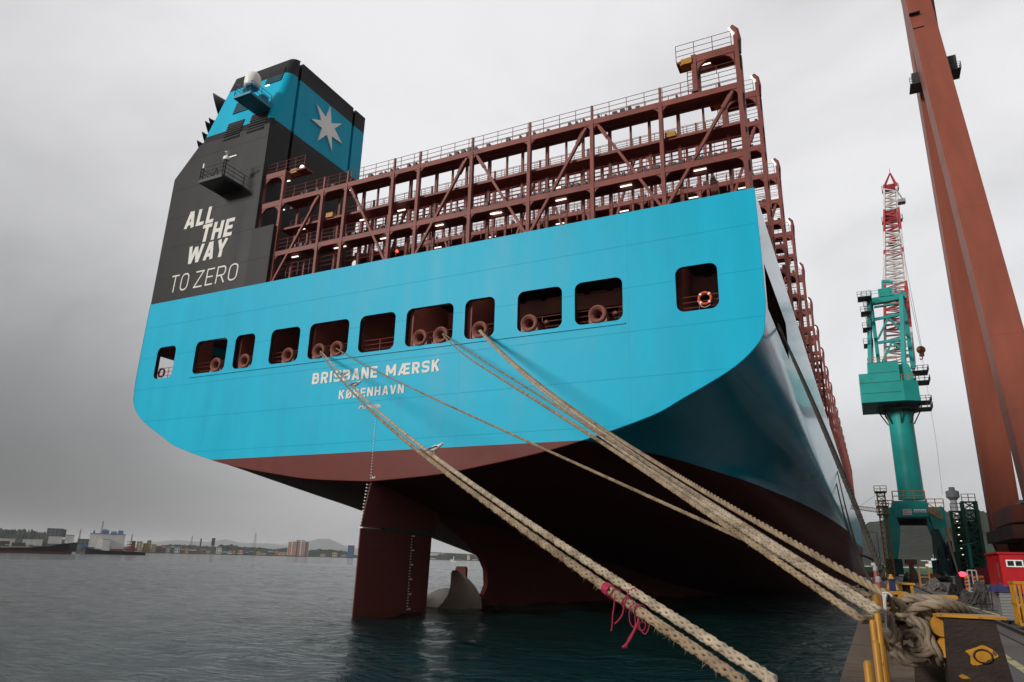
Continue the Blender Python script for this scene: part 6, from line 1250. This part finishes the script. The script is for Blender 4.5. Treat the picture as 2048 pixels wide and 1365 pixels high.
# observation tower on the right hill
c = PD(1912, 1020, 1350); g = thing('observation_tower', 'grey observation tower with wide top on the right hill', 'tower', (c[0], c[1], 60)); zt = PD(1906, 975, 1350)[2]; b = MB(); hh = zt-60
b.lathe([(5.4, 0), (4.6, hh*.72)], (c[0]-1.5, c[1], 60), (0, 0, 1), 14); b.build('shaft', FM['grey'], g, smooth=True); b = MB(); b.lathe([(5, hh*.72), (7.5, hh*.76), (9.5, hh*.78), (9.5, hh*.9), (8.5, hh*.92), (4.5, hh*.93), (4.2, hh), (0, hh)], (c[0]-1.5, c[1], 60), (0, 0, 1), 18); b.build('lookout', FM['dark'], g, smooth=True)
# tanker and barge
def pixel_ship(name, lab, cat, prof_deck, v_boot, v_wl, dist, hm, bm, parts, beam=14):
    us = [p_[0] for p_ in prof_deck]; um = (us[0]+us[-1])/2; c = PD(um, v_wl, dist); r = _n(np.array([c[0], c[1], 0])); s = np.array([r[1], -r[0], 0]); base = np.array([c[0], c[1], 0]); g = thing(name, lab, cat, base)
    def loc(u, v): d = ray(u, v); k = (r@(base-CAM))/(r@d); q_ = CAM+d*k; return (q_-base)@s, q_[2]
    pts = [loc(u, v) for u, v in prof_deck]; zb = loc(um, v_boot)[1]
    for nm, m_, lo, hi in (('hull', hm, zb, None), ('boot_top', bm, -1.0, zb)):
        b = MB(); rows = []
        for j, (x, z) in enumerate(pts):
            f = j/(len(pts)-1); hb = beam/2*(1-max(0, (f-.75)/.25)**2*.97); zt_ = z if hi is None else hi; xx = x if hi is None else x-(2.5 if j == len(pts)-1 else 0)
            xl_ = xx if hi is not None else xx
            rows.append([base+s*xl_+r*(beam/2-hb)+[0, 0, lo], base+s*xl_+r*(beam/2-hb)+[0, 0, zt_], base+s*xl_+r*(beam/2+hb)+[0, 0, zt_], base+s*xl_+r*(beam/2+hb)+[0, 0, lo]])
        b.grid(rows); b.add(rows[0], [(0, 1, 2, 3)]); b.add(rows[-1], [(0, 1, 2, 3)]); b.build(nm, m_, g)
    for nm, m_, bx in parts:
        b = MB()
        for (u0, v0, u1, v1) in bx: (x0_, z1_), (x1_, z0_) = loc(u0, v0), loc(u1, v1); lo = [base+s*x0_+r*4, base+s*x1_+r*4, base+s*x1_+r*9, base+s*x0_+r*9]; b.hexa([q_+[0, 0, z0_] for q_ in lo], [q_+[0, 0, z1_] for q_ in lo])
        b.build(nm, m_, g)
    return g
M_BH = mat('black ship hull', (.012, .012, .014), .5); M_BT = mat('ship red bottom', (.12, .03, .025), .6)
pixel_ship('tanker', 'black hulled tanker with red bottom lying at the left edge', 'tanker', [(-90, 1096), (0, 1096.5), (60, 1095), (95, 1093), (120, 1088.5), (140, 1086.5), (157, 1084.5)], 1101.5, 1106, 620, M_BH, M_BT, [('bridge_house', M_SW, [(70, 1079, 84, 1092)]), ('deck_gear', FM['brown'], [(0, 1082, 18, 1094), (24, 1085, 50, 1094), (86, 1085, 94, 1093)]), ('pipe_rack', M_SW, [(20, 1082, 22, 1094), (54, 1085, 57, 1093), (0, 1093.5, 92, 1095), (10, 1089, 18, 1090.5), (135, 1083, 136, 1088), (104, 1086, 118, 1087)])])
pixel_ship('barge', 'low dark barge with blue bow and red scaffold cargo beside the tanker', 'barge', [(291, 1106.5), (270, 1104), (240, 1102.5), (210, 1101.5), (190, 1099), (172, 1096), (160, 1097.5)], 1104.5, 1108, 700, M_BH, M_BH, [('wheelhouse', M_SW, [(203, 1096, 218, 1103), (208, 1090, 213, 1096)]), ('scaffold_cargo', FM['red'], [(221, 1098, 245, 1103), (254, 1083, 269, 1084.5), (254, 1088, 269, 1090), (254, 1093, 269, 1096), (252, 1097, 274, 1102)]), ('blue_tarp', FM['blue'], [(163, 1087, 175, 1097), (168, 1094, 188, 1099)])])
# harbour bridge and ships glimpsed behind the propeller
o6 = lambda x, y: (840+x/8.03, 1070+y/8.03)
a, c = PD(820, 1103.5, 2600), PD(1010, 1113, 2600); g = thing('harbour_bridge', 'long pale harbour bridge glimpsed under the hull behind the propeller', 'bridge', (a[0], a[1], 0)); MB().bar(a, c, 14, 4).build('deck', FM['grey'], g); b = MB()
for x in (455, 580, 770, 330):
    t = PD(*o6(x, 300), 2600); b.box(t[0]-3, t[0]+3, t[1]-3, t[1]+3, 0, t[2])
t0, t1 = PD(*o6(455, 320), 2600), PD(*o6(580, 322), 2600); b.bar(t0, t1, 3, 3); b.build('pylon', FM['white'], g)
for i, (x0_, y0_, x1_, y1_, c, lab) in enumerate([(165, 380, 240, 470, 'white', 'white shed nearest the rudder under the hull'), (245, 400, 330, 472, 'grey', 'grey shed under the hull left of the bridge pylons'), (330, 415, 420, 474, 'white', 'low white hall under the hull between the sheds'), (590, 400, 680, 460, 'blue', 'pale blue hall under the hull right of the pylons'), (755, 335, 800, 470, 'cream', 'beige tower under the hull by the skeg'), (840, 400, 910, 470, 'white', 'white house under the hull nearest the skeg')]):
    (u0, v0), (u1, v1) = o6(x0_, y0_), o6(x1_, y1_); building(u0, v0, u1, v1, 1560, c, lab, name='harbour_shed', group='sheds glimpsed under the hull', depth=14, win=False)
pixel_ship('coaster', 'red decked cargo ship glimpsed under the hull above the propeller', 'cargo ship', [o6(1120, 478), o6(1000, 474), o6(800, 470), o6(620, 470), o6(520, 466), o6(440, 458), o6(412, 455)], o6(0, 492)[1], o6(0, 512)[1]+2, 1000, mat('slate red hull', (.10, .05, .05), .6), M_BH, [('superstructure', M_SW, [(*o6(490, 395), *o6(520, 470)), (*o6(525, 420), *o6(580, 472)), (*o6(535, 350), *o6(545, 420))]), ('deck_cargo', FM['brown'], [(*o6(590, 445), *o6(1050, 473))])])
# ------------------------------------------------------------------ haze over the harbour
hm = bpy.data.materials.new('harbour haze'); hm.use_nodes = True; t = hm.node_tree; t.nodes.clear(); o_ = t.nodes.new('ShaderNodeOutputMaterial'); v_ = t.nodes.new('ShaderNodeVolumePrincipled')
v_.inputs['Color'].default_value = (.86, .88, .9, 1); v_.inputs['Density'].default_value = 0.000042; v_.inputs['Anisotropy'].default_value = 0.2; t.links.new(v_.outputs[0], o_.inputs['Volume'])
MB().box(-27000, 27000, -500, 27000, -14, 420).build('haze', hm, None, False, kind='stuff')
